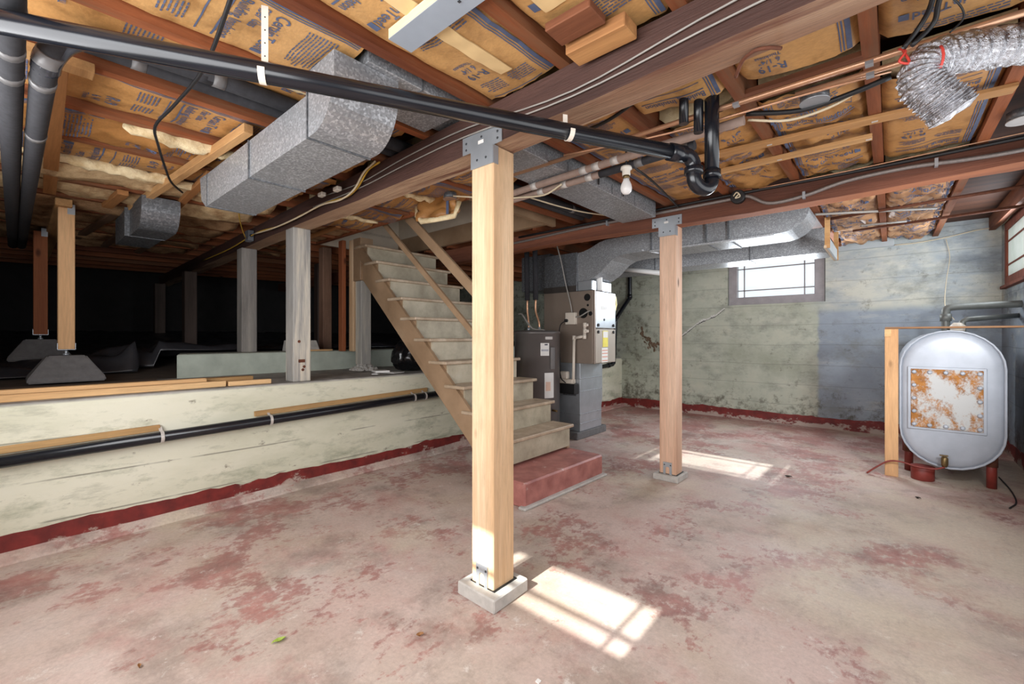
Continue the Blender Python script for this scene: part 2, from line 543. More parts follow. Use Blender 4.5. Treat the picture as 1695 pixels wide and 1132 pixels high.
def bar(bm, a, b, w, h, up=(0, 0, 1), bev=0.0):
    """box from a to b, h thick along up, w across"""
    a = Vector(a)
    b = Vector(b)
    d = b - a
    L = d.length
    y = d.normalized()
    up = Vector(up)
    if abs(y.dot(up)) > 0.98:
        up = Vector((0, 1, 0))
    x = y.cross(up).normalized()
    z = x.cross(y).normalized()
    rot = Matrix((x, y, z)).transposed().to_4x4()
    m = Matrix.Translation((a + b) / 2) @ rot @ Matrix.Diagonal((w, L, h, 1))
    r = bmesh.ops.create_cube(bm, size=1, matrix=m)
    if bev > 0:
        es = list({e for v in r['verts'] for e in v.link_edges})
        bmesh.ops.bevel(bm, geom=es, offset=bev, segments=1, affect='EDGES')
    return bm


def catmull(pts, k=6):
    P = [Vector(p) for p in pts]
    if len(P) < 3:
        return P
    out = []
    Q = [P[0] * 2 - P[1]] + P + [P[-1] * 2 - P[-2]]
    for i in range(1, len(Q) - 2):
        p0, p1, p2, p3 = Q[i - 1:i + 3]
        for j in range(k):
            t = j / k
            out.append(0.5 * ((2 * p1) + (p2 - p0) * t + (2 * p0 - 5 * p1 + 4 * p2 - p3) * t * t + (3 * p1 - p0 - 3 * p2 + p3) * t ** 3))
    out.append(P[-1])
    return out


def tube(bm, pts, r, n=10, caps=True, rfun=None):
    P = [Vector(p) for p in pts]
    m = len(P)
    T = []
    for i in range(m):
        d = (P[min(i + 1, m - 1)] - P[max(i - 1, 0)])
        T.append(d.normalized() if d.length > 1e-9 else Vector((0, 0, 1)))
    u = T[0].orthogonal().normalized()
    rings = []
    for i in range(m):
        u = (u - T[i] * u.dot(T[i]))
        u = u.normalized() if u.length > 1e-6 else T[i].orthogonal().normalized()
        v = T[i].cross(u)
        rr = rfun(i / max(1, m - 1)) if rfun else r
        ring = []
        for j in range(n):
            a = 2 * math.pi * j / n
            ring.append(bm.verts.new(P[i] + (u * math.cos(a) + v * math.sin(a)) * rr))
        rings.append(ring)
    for i in range(m - 1):
        for j in range(n):
            f = bm.faces.new((rings[i][j], rings[i][(j + 1) % n], rings[i + 1][(j + 1) % n], rings[i + 1][j]))
            f.smooth = True
    if caps:
        bm.faces.new(list(reversed(rings[0])))
        bm.faces.new(rings[-1])
    return bm


def arc(center, u, v, r, a0, a1, n=8):
    c, u, v = Vector(center), Vector(u), Vector(v)
    return [c + (u * math.cos(R(a0 + (a1 - a0) * i / n)) + v * math.sin(R(a0 + (a1 - a0) * i / n))) * r for i in range(n + 1)]


def lathe(bm, c, prof, n=28, axis='Z'):
    rings = []
    c = Vector(c)
    for (r, h) in prof:
        ring = []
        for j in range(n):
            a = 2 * math.pi * j / n
            p = {'Z': (r * math.cos(a), r * math.sin(a), h), 'Y': (r * math.sin(a), h, r * math.cos(a)), 'X': (h, r * math.cos(a), r * math.sin(a))}[axis]
            ring.append(bm.verts.new(c + Vector(p)))
        rings.append(ring)
    for i in range(len(rings) - 1):
        for j in range(n):
            f = bm.faces.new((rings[i][j], rings[i][(j + 1) % n], rings[i + 1][(j + 1) % n], rings[i + 1][j]))
            f.smooth = True
    bm.faces.new(list(reversed(rings[0])))
    bm.faces.new(rings[-1])
    bmesh.ops.recalc_face_normals(bm, faces=bm.faces)
    return bm


def prism(bm, poly, a0, a1, plane='xz', bev=0.0):
    """extrude a 2D outline: xz along y, xy along z, yz along x"""
    def p(q, w):
        return {'xz': (q[0], w, q[1]), 'xy': (q[0], q[1], w), 'yz': (w, q[0], q[1])}[plane]
    A = [bm.verts.new(p(q, a0)) for q in poly]
    B = [bm.verts.new(p(q, a1)) for q in poly]
    n = len(poly)
    fs = [bm.faces.new(A), bm.faces.new(list(reversed(B)))]
    for i in range(n):
        fs.append(bm.faces.new((A[i], B[i], B[(i + 1) % n], A[(i + 1) % n])))
    bmesh.ops.recalc_face_normals(bm, faces=bm.faces)
    if bev > 0:
        es = list({e for v in A + B for e in v.link_edges})
        bmesh.ops.bevel(bm, geom=es, offset=bev, segments=1, affect='EDGES')
    return bm


def obj(name, bm, mat, parent=None, label=None, cat=None, group=None, kind=None):
    if isinstance(bm, bmesh.types.BMesh):
        me = bpy.data.meshes.new(name)
        bm.to_mesh(me)
        bm.free()
    else:
        me = bm
    if len(me.materials) == 0:
        for m in (mat if isinstance(mat, (list, tuple)) else [mat]):
            me.materials.append(m)
    o = bpy.data.objects.new(name, me)
    COL.objects.link(o)
    if parent is not None:
        adopt(o, parent)
    tag(o, label, cat, group, kind)
    return o


def adopt(o, parent):
    o.parent = parent
    o.matrix_parent_inverse = Matrix.Translation(-parent.location)


def tag(o, label=None, cat=None, group=None, kind=None):
    if label:
        o['label'] = label
    if cat:
        o['category'] = cat
    if group:
        o['group'] = group
    if kind:
        o['kind'] = kind
    return o


def thing(name, label, cat, loc=(0, 0, 0), group=None):
    o = bpy.data.objects.new(name, None)
    o.empty_display_size = 0.1
    o.location = loc
    COL.objects.link(o)
    return tag(o, label, cat, group)


def B(name, mat, parent, *a, bev=0.0, **kw):
    return obj(name, box(nb(), *a, bev=bev), mat, parent, **kw)


def cable(name, pts, r, mat, label, cat='cable', k=5, n=6, group=None):
    return obj(name, tube(nb(), catmull(pts, k), r, n), mat, None, label, cat, group)


# ------------------------------------------------------------------ room measures
XL = -3.55          # face of the low wall
XR = 0.90           # right wall
YB = 7.00           # far wall
YF = -0.80          # wall behind the camera
LEDGE = 0.835
XC = -9.5           # far end of the crawl space


def zj(y):          # underside of the joists (the old floor rises slightly to the back)
    return 2.235 + 0.022 * (y - 1.4)


def beam1_y(x):
    return 1.405 - 0.03 * (x + 1.33)


# ------------------------------------------------------------------ structure
def wall_panel(name, mat, axis, fixed0, fixed1, a0, a1, z0, z1, hole=None, kind='structure'):
    """wall slab with one rectangular opening, along axis a between fixed0 and fixed1 of the other axis"""
    bm = nb()
    def bx(p0, p1, q0, q1):
        if p1 - p0 < 1e-4 or q1 - q0 < 1e-4:
            return
        if axis == 'x':
            box(bm, p0, p1, fixed0, fixed1, q0, q1)
        else:
            box(bm, fixed0, fixed1, p0, p1, q0, q1)
    if hole:
        h0, h1, g0, g1 = hole
        bx(a0, h0, z0, z1)
        bx(h1, a1, z0, z1)
        bx(h0, h1, z0, g0)
        bx(h0, h1, g1, z1)
    else:
        bx(a0, a1, z0, z1)
    return obj(name, bm, mat, None, kind=kind)


B('floor', FLOOR, None, XL - 0.3, XR + 0.2, YF - 0.2, YB + 0.2, -0.12, 0.0, kind='structure')
wall_back = wall_panel('wall_back', BACKWALL, 'x', YB, YB + 0.22, XC, XR + 0.22, -0.1, 2.62, (-1.84, -0.65, 1.665, 2.40))
wall_right = wall_panel('wall_right', BACKWALL, 'y', XR, XR + 0.22, YF - 0.2, YB, -0.1, 2.62, (5.30, 6.76, 1.73, 2.38))
wall_front = wall_panel('wall_front', LOWWALL, 'x', YF - 0.2, YF, XC, XR, -0.1, 2.62, (-1.60, -0.73, 1.62, 2.03))
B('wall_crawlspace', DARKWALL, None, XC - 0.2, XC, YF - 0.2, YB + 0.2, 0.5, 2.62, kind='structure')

# low retaining wall with its ledge
bm = nb()
prism(bm, [(XL, -0.1), (XL, 0.80), (XL - 0.02, 0.835), (XL - 1.1, 0.842), (XL - 1.1, -0.1)], YF, YB, 'xz')
wall_left = obj('wall_left', bm, LOWWALL, None, kind='structure')
# cracked cove of mortar at its foot and the painted red band
bm = nb()
N = 60
prev = None
for i in range(N + 1):
    y = YF + (YB - YF) * i / N
    w = 0.055 + 0.02 * mnoise.noise((y * 2.1, 3, 1))
    h = 0.045 + 0.02 * mnoise.noise((y * 1.7, 1, 5))
    ring = [bm.verts.new((XL - 0.01, y, -0.01)), bm.verts.new((XL - 0.01, y, h + 0.02)), bm.verts.new((XL + 0.012, y, h)), bm.verts.new((XL + w, y, 0.012)), bm.verts.new((XL + w + 0.012, y, -0.01))]
    if prev:
        for j in range(4):
            f = bm.faces.new((prev[j], prev[j + 1], ring[j + 1], ring[j]))
    prev = ring
bmesh.ops.recalc_face_normals(bm, faces=bm.faces)
obj('mortar_cove', bm, FLOOR, wall_left)


def red_band(name, along, parent, a0, a1, f, sgn, h0=0.13, amp=0.024, gaps=()):
    bm = nb()
    N = int((a1 - a0) / 0.05)
    prev = None
    for i in range(N + 1):
        a = a0 + (a1 - a0) * i / N
        h = h0 + amp * mnoise.noise((a * 3.1, 7.7, 0.3)) + amp * 0.6 * mnoise.noise((a * 13.0, 2.0, 0.9))
        t = 0.004
        pts = [(0, 0.0), (t, 0.0), (t, h), (0, h + 0.002)]
        ring = []
        for (d, z) in pts:
            p = (a, f + sgn * d, z) if along == 'x' else (f + sgn * d, a, z)
            ring.append(bm.verts.new(p))
        if prev:
            for j in range(3):
                bm.faces.new((prev[j], prev[j + 1], ring[j + 1], ring[j]))
        prev = ring
    bmesh.ops.recalc_face_normals(bm, faces=bm.faces)
    return obj(name, bm, REDBAND, parent)


red_band('red_paint_band', 'y', wall_left, YF, YB, XL, 1, 0.135)
red_band('red_paint_band', 'x', wall_back, XL, XR, YB, -1, 0.145)
red_band('red_paint_band', 'y', wall_right, YF, YB, XR, -1, 0.135)

# far wall: crack running down from the window and form-board ridges
ck = [(-2.62, 1.16), (-2.46, 1.25), (-2.40, 1.30), (-2.28, 1.40), (-2.20, 1.44), (-2.10, 1.48), (-2.0, 1.52), (-1.93, 1.58), (-1.86, 1.64)]
CKP = []
for i in range(len(ck) - 1):
    for j in range(6):
        q = j / 6
        CKP.append((ck[i][0] + (ck[i + 1][0] - ck[i][0]) * q, ck[i][1] + (ck[i + 1][1] - ck[i][1]) * q))


def crack_strip(w0, amp, dz, y):
    bm = nb()
    top, bot = [], []
    for i, (x, z) in enumerate(CKP):
        zc = z + dz + 0.012 * mnoise.noise((i * 0.7, 2, dz))
        w = w0 + amp * abs(mnoise.noise((i * 0.45, 9, w0)))
        if i in (0, len(CKP) - 1):
            w *= 0.2
        top.append((x, zc + w))
        bot.append((x, zc - w * 0.7))
    prism(bm, top + bot[::-1], y, YB + 0.004, 'xz')
    return bm


obj('patched_crack', crack_strip(0.010, 0.05, 0.0, YB - 0.0015), plain('white_crack_filler', (204, 204, 198), 0.8, 0, 0.2, 40, 0.4), wall_back)
obj('crack', crack_strip(0.003, 0.012, -0.012, YB - 0.0025), plain('dark_crack', (48, 46, 42), 0.9, 0, 0.1, 40, 0.1), wall_back)
bm = nb()
box(bm, -0.63, 0.03, YB - 0.035, YB + 0.02, 2.295, 2.42, bev=0.004)
obj('pale_board', bm, BACKDARK, wall_back)


# windows: prairie muntins, frame, panes
def window(name, axis, f, a0, a1, z0, z1, av, zh, fmat, out, inset=0.02, fw=0.055, fd=0.07, sill=None, gl=0.025, mw=0.008, glass=None):
    """axis 'x': window in an x-z wall at y=f; out = direction to the outdoors (+1/-1)"""
    root = thing(name, None, None, ((a0 + a1) / 2, f, z0) if axis == 'x' else (f, (a0 + a1) / 2, z0))
    tag(root, kind='structure')
    def bx(nm, p0, p1, q0, q1, d0, d1, mat, bev=0.003):
        d0, d1 = sorted((f + out * d0, f + out * d1))
        if axis == 'x':
            return B(nm, mat, root, p0, p1, d0, d1, q0, q1, bev=bev)
        return B(nm, mat, root, d0, d1, p0, p1, q0, q1, bev=bev)
    bx('frame_rail', a0 - fw, a1 + fw, z0 - fw, z0 + 0.012, inset, inset + fd, fmat)
    bx('frame_rail', a0 - fw, a1 + fw, z1 - 0.012, z1 + fw, inset, inset + fd, fmat)
    bx('frame_stile', a0 - fw, a0 + 0.012, z0 + 0.012, z1 - 0.012, inset, inset + fd, fmat)
    bx('frame_stile', a1 - 0.012, a1 + fw, z0 + 0.012, z1 - 0.012, inset, inset + fd, fmat)
    for a in av:
        bx('muntin', a - mw, a + mw, z0 + 0.012, z1 - 0.012, inset + gl, inset + gl + 0.02, fmat, 0.002)
    for z in zh:
        bx('muntin', a0 + 0.012, a1 - 0.012, z - mw, z + mw, inset + gl, inset + gl + 0.02, fmat, 0.002)
    A = [a0 + 0.012] + list(av) + [a1 - 0.012]
    Z = [z0 + 0.012] + list(zh) + [z1 - 0.012]
    for i in range(len(A) - 1):
        for j in range(len(Z) - 1):
            bx('pane', A[i], A[i + 1], Z[j], Z[j + 1], inset + gl + 0.008, inset + gl + 0.012, glass or GLASS, 0)
    if sill:
        bx('sill', a0 - fw - 0.03, a1 + fw + 0.03, z0 - fw - sill, z0 - fw, inset - 0.03, inset + fd, fmat)
    return root


window('window_1', 'x', YB, -1.73, -0.76, 1.765, 2.29, (-1.625, -0.885), (1.875, 2.19), WINFRAME, 1, inset=0.03, fw=0.10, fd=0.1)
window('window_2', 'y', XR, 5.38, 6.69, 1.80, 2.30, (), (1.93, 2.17), REDFRAME, 1, inset=-0.012, fw=0.075, fd=0.1, sill=0.03, gl=0.006, glass=FROST)
window('window_3', 'x', YF, -1.575, -0.745, 1.645, 2.005, (-1.485, -0.838), (1.755,), WINFRAME, -1, inset=0.03, fw=0.03, fd=0.08, mw=0.011)

# ------------------------------------------------------------------ ceiling: subfloor boards and joists
ceiling = B('ceiling', SUBFLOOR, None, XC, XR + 0.2, YF - 0.2, 2.28, 2.50, 2.53, kind='structure')
for (a, b, c, d) in ((XC, -5.02, 2.28, 3.45), (-2.52, XR + 0.2, 2.28, 3.45), (XC, XR + 0.2, 3.45, YB + 0.2)):
    B('subfloor', SUBFLOOR, ceiling, a, b, c, d, 2.50, 2.53)
JX = [0.385 - 0.444 * k for k in range(-1, 22)]
JM = wood('old_joist', *JOIST, axis='Y', knots=True, bump=0.35, wear=(126, 84, 58))


def slope_box(bm, x0, x1, y0, y1, dz0, dz1):
    vs = []
    for (x, y, d) in ((x0, y0, dz0), (x1, y0, dz0), (x1, y1, dz0), (x0, y1, dz0), (x0, y0, dz1), (x1, y0, dz1), (x1, y1, dz1), (x0, y1, dz1)):
        z = zj(y) + d if d < 0.17 else 2.50
        vs.append(bm.verts.new((x, y, z)))
    for f in ((3, 2, 1, 0), (4, 5, 6, 7), (0, 1, 5, 4), (1, 2, 6, 5), (2, 3, 7, 6), (3, 0, 4, 7)):
        bm.faces.new([vs[i] for i in f])


for x in JX:
    if -5.0 < x < -2.5:
        segs = [(YF, 2.26), (3.47, YB)]
    else:
        segs = [(YF, YB)]
    for (a, b) in segs:
        bm = nb()
        slope_box(bm, x - 0.024, x + 0.024, a, b, 0.0, 0.2)
        obj('joist', bm, JM, ceiling)
# headers round the stair opening
bm = nb(); slope_box(bm, -5.02, -2.45, 2.262, 2.31, 0.0, 0.2); obj('opening_header', bm, wood('old_joist', *JOIST, axis='X'), ceiling)
bm = nb(); box(bm, -5.02, -2.47, 3.42, 3.468, 2.30, 2.50); obj('opening_header', bm, STAIR, ceiling)
bm = nb(); box(bm, -5.02, -2.47, 3.43, 3.47, 2.50, 3.3); obj('stairwell_lining', bm, WHITEPAINT, ceiling)
bm = nb(); box(bm, -5.06, -5.02, 2.26, 3.47, 2.28, 3.3); obj('stairwell_lining', bm, WHITEPAINT, ceiling)
bm = nb(); box(bm, -5.02, -2.47, 2.24, 2.28, 2.53, 3.3); obj('stairwell_lining', bm, WHITEPAINT, ceiling)
bm = nb(); box(bm, -2.50, -2.46, 2.262, 3.468, 2.27, 3.3); obj('stairwell_lining', bm, STAIR, ceiling)
bm = nb(); box(bm, -5.06, -2.46, 2.24, 3.47, 3.3, 3.34); obj('stairwell_lid', bm, WHITEPAINT, ceiling)

# ------------------------------------------------------------------ beams
OLDX = wood('old_beam', *OLD, axis='X', knots=False, bump=0.6, grain=50)
OLDXB = wood('worn_beam_underside', (200, 170, 140), (134, 100, 78), axis='X', knots=False, bump=0.5, wear=(104, 64, 50))
BEAM2 = wood('red_brown_beam', (134, 84, 64), (80, 48, 38), axis='X', knots=False, bump=0.5)
BEAM2B = wood('red_brown_beam_underside', (174, 112, 78), (118, 68, 46), axis='X', knots=False, bump=0.5)


def beam(name, x0, x1, yfun, w, z0, z1fun, mats, label, wob=0.004):
    root = thing(name, label, 'beam', ((x0 + x1) / 2, yfun((x0 + x1) / 2), z0((x0 + x1) / 2)))
    bm = nb()
    N = 48
    prev = None
    faces = []
    for i in range(N + 1):
        x = x0 + (x1 - x0) * i / N
        y = yfun(x)
        n1 = wob * mnoise.noise((x * 2.7, 1.1, 4)) * 2
        n2 = wob * mnoise.noise((x * 3.3, 8.1, 2)) * 2
        ring = [bm.verts.new((x, y + n1, z0(x) + n2)), bm.verts.new((x, y + w + n2, z0(x) + n1)), bm.verts.new((x, y + w + n1, z1fun(x, y + w))), bm.verts.new((x, y + n2, z1fun(x, y)))]
        if prev:
            for j in range(4):
                f = bm.faces.new((prev[j], prev[(j + 1) % 4], ring[(j + 1) % 4], ring[j]))
                f.material_index = 1 if j == 0 else 0
        else:
            bm.faces.new(ring)
        prev = ring
    bm.faces.new(list(reversed(prev)))
    bmesh.ops.recalc_face_normals(bm, faces=bm.faces)
    obj('timber', bm, mats, root)
    return root


def b1z(x):
    return 2.085 - 0.03 * max(0.0, 1 - abs(x + 1.5) / 2.5)


beam('main_beam', XC, XR + 0.05, beam1_y, 0.14, b1z, lambda x, y: zj(y) - 0.001, [OLDX, OLDXB],
     'heavy dark brown timber beam over the nearest post, running into the crawl space')


def b2z(x):
    return 2.128 + 0.012 * math.sin(x * 1.9)


beam('far_beam', XC, XR + 0.05, lambda x: 3.58, 0.14, b2z, lambda x, y: zj(y) - 0.001, [BEAM2, BEAM2B],
     'reddish brown timber beam over the second post, with metal conduit along its side')
b0 = thing('crawlspace_beam', 'new timber beam on the two fir posts in the crawl space', 'beam', (-4.6, 0.2, 2.15))
B('timber', wood('fir', *LATH, axis='X'), b0, -8.5, -4.56, 0.20, 0.29, 2.155, zj(0.3) - 0.002, bev=0.003)

# ------------------------------------------------------------------ posts
FIRZ = wood('fir_post', *FIR, axis='Z')
PINKZ = wood('pink_fir_post', *PINK_FIR, axis='Z')
FIRO = wood('orange_fir_post', (220, 176, 130), (192, 142, 96), axis='Z')
FIRR = wood('red_fir_post', (170, 104, 66), (126, 68, 42), axis='Z')
GREYZ = wood('grey_painted_post', (182, 178, 170), (140, 138, 136), axis='Z', knots=False, wear=(206, 198, 182))
GREYZD = wood('grey_weathered_post', (164, 158, 150), (118, 114, 112), axis='Z', knots=False)
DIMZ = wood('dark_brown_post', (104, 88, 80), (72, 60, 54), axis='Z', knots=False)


def t_cap(root, x, y, z, w=0.14, front=0.006):
    """galvanised post cap: T plates on the -Y face and on the +X side flange"""
    bm = nb()
    x0, x1 = x, x + w
    yf = y - front
    prism(bm, [(x0 - 0.055, z + 0.075), (x1 + 0.055, z + 0.075), (x1 + 0.055, z - 0.005), (x1, z - 0.005), (x1, z - 0.085), (x0, z - 0.085), (x0, z - 0.005), (x0 - 0.055, z - 0.005)], yf, yf + 0.004, 'xz')
    box(bm, x1 + 0.001, x1 + 0.004, yf, y + 0.028, z - 0.085, z - 0.004)
    c = obj('cap_bracket', bm, SMOOTHGALV, root)
    for (sx, sz) in ((-0.03, 0.045), (-0.03, 0.015), (w + 0.03, 0.045), (w + 0.03, 0.015), (w / 2, 0.05), (w * 0.3, -0.05), (w * 0.7, -0.05)):
        obj('nail_head', lathe(nb(), (x + sx, yf, z + sz), [(0.004, -0.003), (0.006, 0.0)], 8, 'Y'), plain('dark_nail', (74, 76, 80), 0.5, 0.6), c)
    obj('sticker', box(nb(), x + w * 0.35, x + w * 0.6, yf - 0.001, yf, z + 0.02, z + 0.036), PAPER, c)


def base_plate(root, x, y, z, w=0.14):
    bm = nb()
    cx = x + w / 2
    prism(bm, [(cx - 0.036, z), (cx - 0.036, z + 0.10), (cx + 0.036, z + 0.10), (cx + 0.036, z), (cx + 0.016, z), (cx + 0.016, z + 0.05), (cx + 0.01, z + 0.062), (cx - 0.01, z + 0.062), (cx - 0.016, z + 0.05), (cx - 0.016, z)], y - 0.005, y - 0.001, 'xz')
    c = obj('base_bracket', bm, SMOOTHGALV, root)
    for sx in (-0.026, 0.026):
        obj('nail_head', lathe(nb(), (cx + sx, y - 0.005, z + 0.078), [(0.004, -0.003), (0.006, 0.0)], 8, 'Y'), plain('dark_nail', (74, 76, 80)), c)


# nearest post
px, py, ph = -1.474, 1.405, b1z(-1.4)
r = thing('support_post', 'square fir post in the middle of the floor, nearest the camera', 'post', (px + 0.07, py + 0.07, 0.055), 'posts on the basement floor')
B('timber', FIRZ, r, px, px + 0.14, py, py + 0.14, 0.062, ph, bev=0.004)
t_cap(r, px, py, ph)
base_plate(r, px, py, 0.06)
bm = nb()
prism(bm, [(px - 0.05, py - 0.045), (px + 0.19, py - 0.05), (px + 0.185, py + 0.19), (px - 0.045, py + 0.185)], 0.0, 0.062, 'xy', 0.006)
obj('concrete_footing', bm, CONC, None, 'square concrete footing block under the nearest fir post', 'footing')
B('rubber_pad', BLACKRUB, r, px - 0.004, px + 0.15, py - 0.004, py + 0.15, 0.061, 0.066)
# second post
qx, qy, qh = -1.478, 3.595, b2z(-1.4)
r = thing('support_post', 'pinkish fir post standing between the stairs and the far window', 'post', (qx + 0.07, qy + 0.07, 0.04), 'posts on the basement floor')
B('timber', PINKZ, r, qx, qx + 0.14, qy, qy + 0.14, 0.05, qh, bev=0.004)
t_cap(r, qx, qy, qh, front=0.022)
base_plate(r, qx, qy, 0.05)
B('rubber_pad', BLACKRUB, r, qx - 0.004, qx + 0.15, qy - 0.004, qy + 0.15, 0.049, 0.054)
bm = nb()
prism(bm, [(qx - 0.04, qy - 0.045), (qx + 0.17, qy - 0.045), (qx + 0.175, qy + 0.18), (qx - 0.035, qy + 0.175)], 0.0, 0.05, 'xy', 0.005)
obj('concrete_footing', bm, CONC, None, 'square concrete footing block under the second, pinkish post', 'footing')


def crawl_z(x):
    return 0.845 + 0.085 * max(0.0, -4.6 - x)


def simple_post(x0, y0, w, d, z0, z1, mat, label, group='posts in the crawl space'):
    r = thing('crawlspace_post', label, 'post', (x0 + w / 2, y0 + d / 2, z0), group)
    B('timber', mat, r, x0, x0 + w, y0, y0 + d, z0, z1, bev=0.006)
    return r


r = simple_post(-3.76, beam1_y(-3.7), 0.15, 0.14, LEDGE, b1z(-3.7), GREYZ, 'grey painted post on the ledge edge, with rusty bolt holes')
for (yy, zz) in ((0.075, 0.93), (0.085, 0.955), (0.05, 1.0), (0.045, 1.16)):
    obj('bolt_hole', lathe(nb(), (-3.61, beam1_y(-3.7) + yy, zz), [(0.012, -0.002), (0.012, 0.0015)], 10, 'X'), RUST, r)
B('bolt_plate', RUST, r, -3.611, -3.605, beam1_y(-3.7) + 0.04, beam1_y(-3.7) + 0.09, 0.99, 1.015)
simple_post(-4.99, beam1_y(-4.8) - 0.02, 0.14, 0.14, 1.045, b1z(-4.8), GREYZD, 'weathered grey post standing on the pale green concrete curb')
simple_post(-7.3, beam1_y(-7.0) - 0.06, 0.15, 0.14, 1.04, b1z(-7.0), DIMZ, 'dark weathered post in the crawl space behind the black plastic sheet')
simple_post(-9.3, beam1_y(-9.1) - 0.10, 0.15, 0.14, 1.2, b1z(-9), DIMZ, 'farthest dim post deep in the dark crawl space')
simple_post(-5.35, 2.49, 0.12, 0.11, 1.0, 2.30, wood('brown_old_post', (150, 116, 96), (104, 76, 62), axis='Z'), 'brown old post seen between the grey ledge post and the stud pair')
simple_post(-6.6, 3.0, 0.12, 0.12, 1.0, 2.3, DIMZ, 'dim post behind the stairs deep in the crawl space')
simple_post(-4.60, 2.36, 0.09, 0.045, 1.04, zj(2.3), FIRR, 'reddish stud of the pair beside the stairs', 'studs beside the stairs')
simple_post(-4.50, 2.43, 0.09, 0.045, 1.04, zj(2.3), FIRZ, 'pale stud of the pair beside the stairs', 'studs beside the stairs')

# column under the stair head, crumbling at its base
r = thing('stair_column', 'grey concrete column with crumbling base under the stair head', 'column', (-4.3, 2.52, 0.84))
B('shaft', GREYZ, r, -4.38, -4.26, 2.44, 2.56, 0.9, 1.80, bev=0.006)
bm = nb()
random.seed(3)
for i in range(70):
    a = random.uniform(0, 6.28)
    rr = random.uniform(0.05, 0.13)
    s = random.uniform(0.014, 0.034)
    m = Matrix.Translation((-4.30 + rr * math.cos(a), 2.50 + rr * math.sin(a), 0.845 + (0.13 - rr) * random.uniform(0, 0.8))) @ Matrix.Rotation(random.uniform(0, 3), 4, (random.random(), random.random(), random.random() + 0.1)) @ Matrix.Diagonal((s, s * 1.2, s * 0.7, 1))
    bmesh.ops.create_icosphere(bm, subdivisions=1, radius=1, matrix=m)
obj('broken_concrete', bm, CONC, r, kind='stuff')
B('upper_casing', STAIR, r, -4.39, -4.24, 2.42, 2.57, 1.80, zj(2.4) - 0.002, bev=0.003)


# two adjustable fir posts on precast pier blocks
def pier_post(x, y, zg, ztop, mat, label, plabel):
    w = 0.089
    bm = nb()
    b, t, h = 0.20, 0.10, 0.19
    V = []
    for (hw, z) in ((b, zg), (b, zg + 0.03), (t, zg + h)):
        V.append([bm.verts.new((x + sx * hw, y + sy * hw, z)) for (sx, sy) in ((-1, -1), (1, -1), (1, 1), (-1, 1))])
    for i in range(2):
        for j in range(4):
            bm.faces.new((V[i][j], V[i][(j + 1) % 4], V[i + 1][(j + 1) % 4], V[i + 1][j]))
    bm.faces.new(list(reversed(V[0])))
    bm.faces.new(V[2])
    bmesh.ops.bevel(bm, geom=list(bm.edges), offset=0.008, segments=2, affect='EDGES')
    obj('pier_block', bm, CONCD, None, plabel, 'pier block', 'precast pier blocks')
    r = thing('adjustable_post', label, 'post', (x, y, zg + h), 'adjustable posts in the crawl space')
    z0 = zg + h + 0.045
    B('timber', mat, r, x - w / 2, x + w / 2, y - w / 2, y + w / 2, z0, ztop, bev=0.003)
    bm = nb()
    tube(bm, [(x, y, zg + h), (x, y, z0)], 0.009, 10)
    obj('threaded_rod', bm, SMOOTHGALV, r)
    obj('nut', lathe(nb(), (x, y, zg + h), [(0.019, 0.0), (0.019, 0.014)], 6), SMOOTHGALV, r)
    bm = nb()
    box(bm, x - w / 2 - 0.004, x + w / 2 + 0.004, y - w / 2 - 0.004, y - w / 2 - 0.001, z0 - 0.004, z0 + 0.045)
    box(bm, x - w / 2 - 0.004, x + w / 2 + 0.004, y + w / 2 + 0.001, y + w / 2 + 0.004, z0 - 0.004, z0 + 0.045)
    box(bm, x - w / 2 - 0.004, x + w / 2 + 0.004, y - w / 2 - 0.004, y + w / 2 + 0.004, z0 - 0.004, z0 - 0.001)
    obj('base_shoe', bm, SMOOTHGALV, r)
    B('top_plate', SMOOTHGALV, r, x + w / 2 + 0.001, x + w / 2 + 0.004, y + 0.004, y + w / 2, ztop - 0.045, ztop + 0.03)


pier_post(-4.66, 0.262, 0.87, 2.155, FIRO, 'orange fir post on an adjustable pier block, nearer of the crawl space pair', 'dark precast pier block carrying the nearer orange post')
pier_post(-5.85, 0.165, 0.985, 2.155, FIRR, 'reddish fir post on a pier block at the far left of the crawl space', 'dark precast pier block at the far left, behind the nearer one')

# ------------------------------------------------------------------ crawl-space ground
bm = nb()
nx, ny = 40, 60
G = []
for i in range(nx + 1):
    row = []
    for j in range(ny + 1):
        x = -4.55 - 4.95 * i / nx
        y = YF + (YB - YF) * j / ny
        z = crawl_z(x) - 0.012 + 0.02 * mnoise.noise((x * 1.3, y * 1.3, 0.2))
        row.append(bm.verts.new((x, y, z)))
    G.append(row)
for i in range(nx):
    for j in range(ny):
        f = bm.faces.new((G[i][j], G[i][j + 1], G[i + 1][j + 1], G[i + 1][j]))
        f.smooth = True
crawl = obj('floor_crawlspace', bm, DIRT, None, kind='structure')
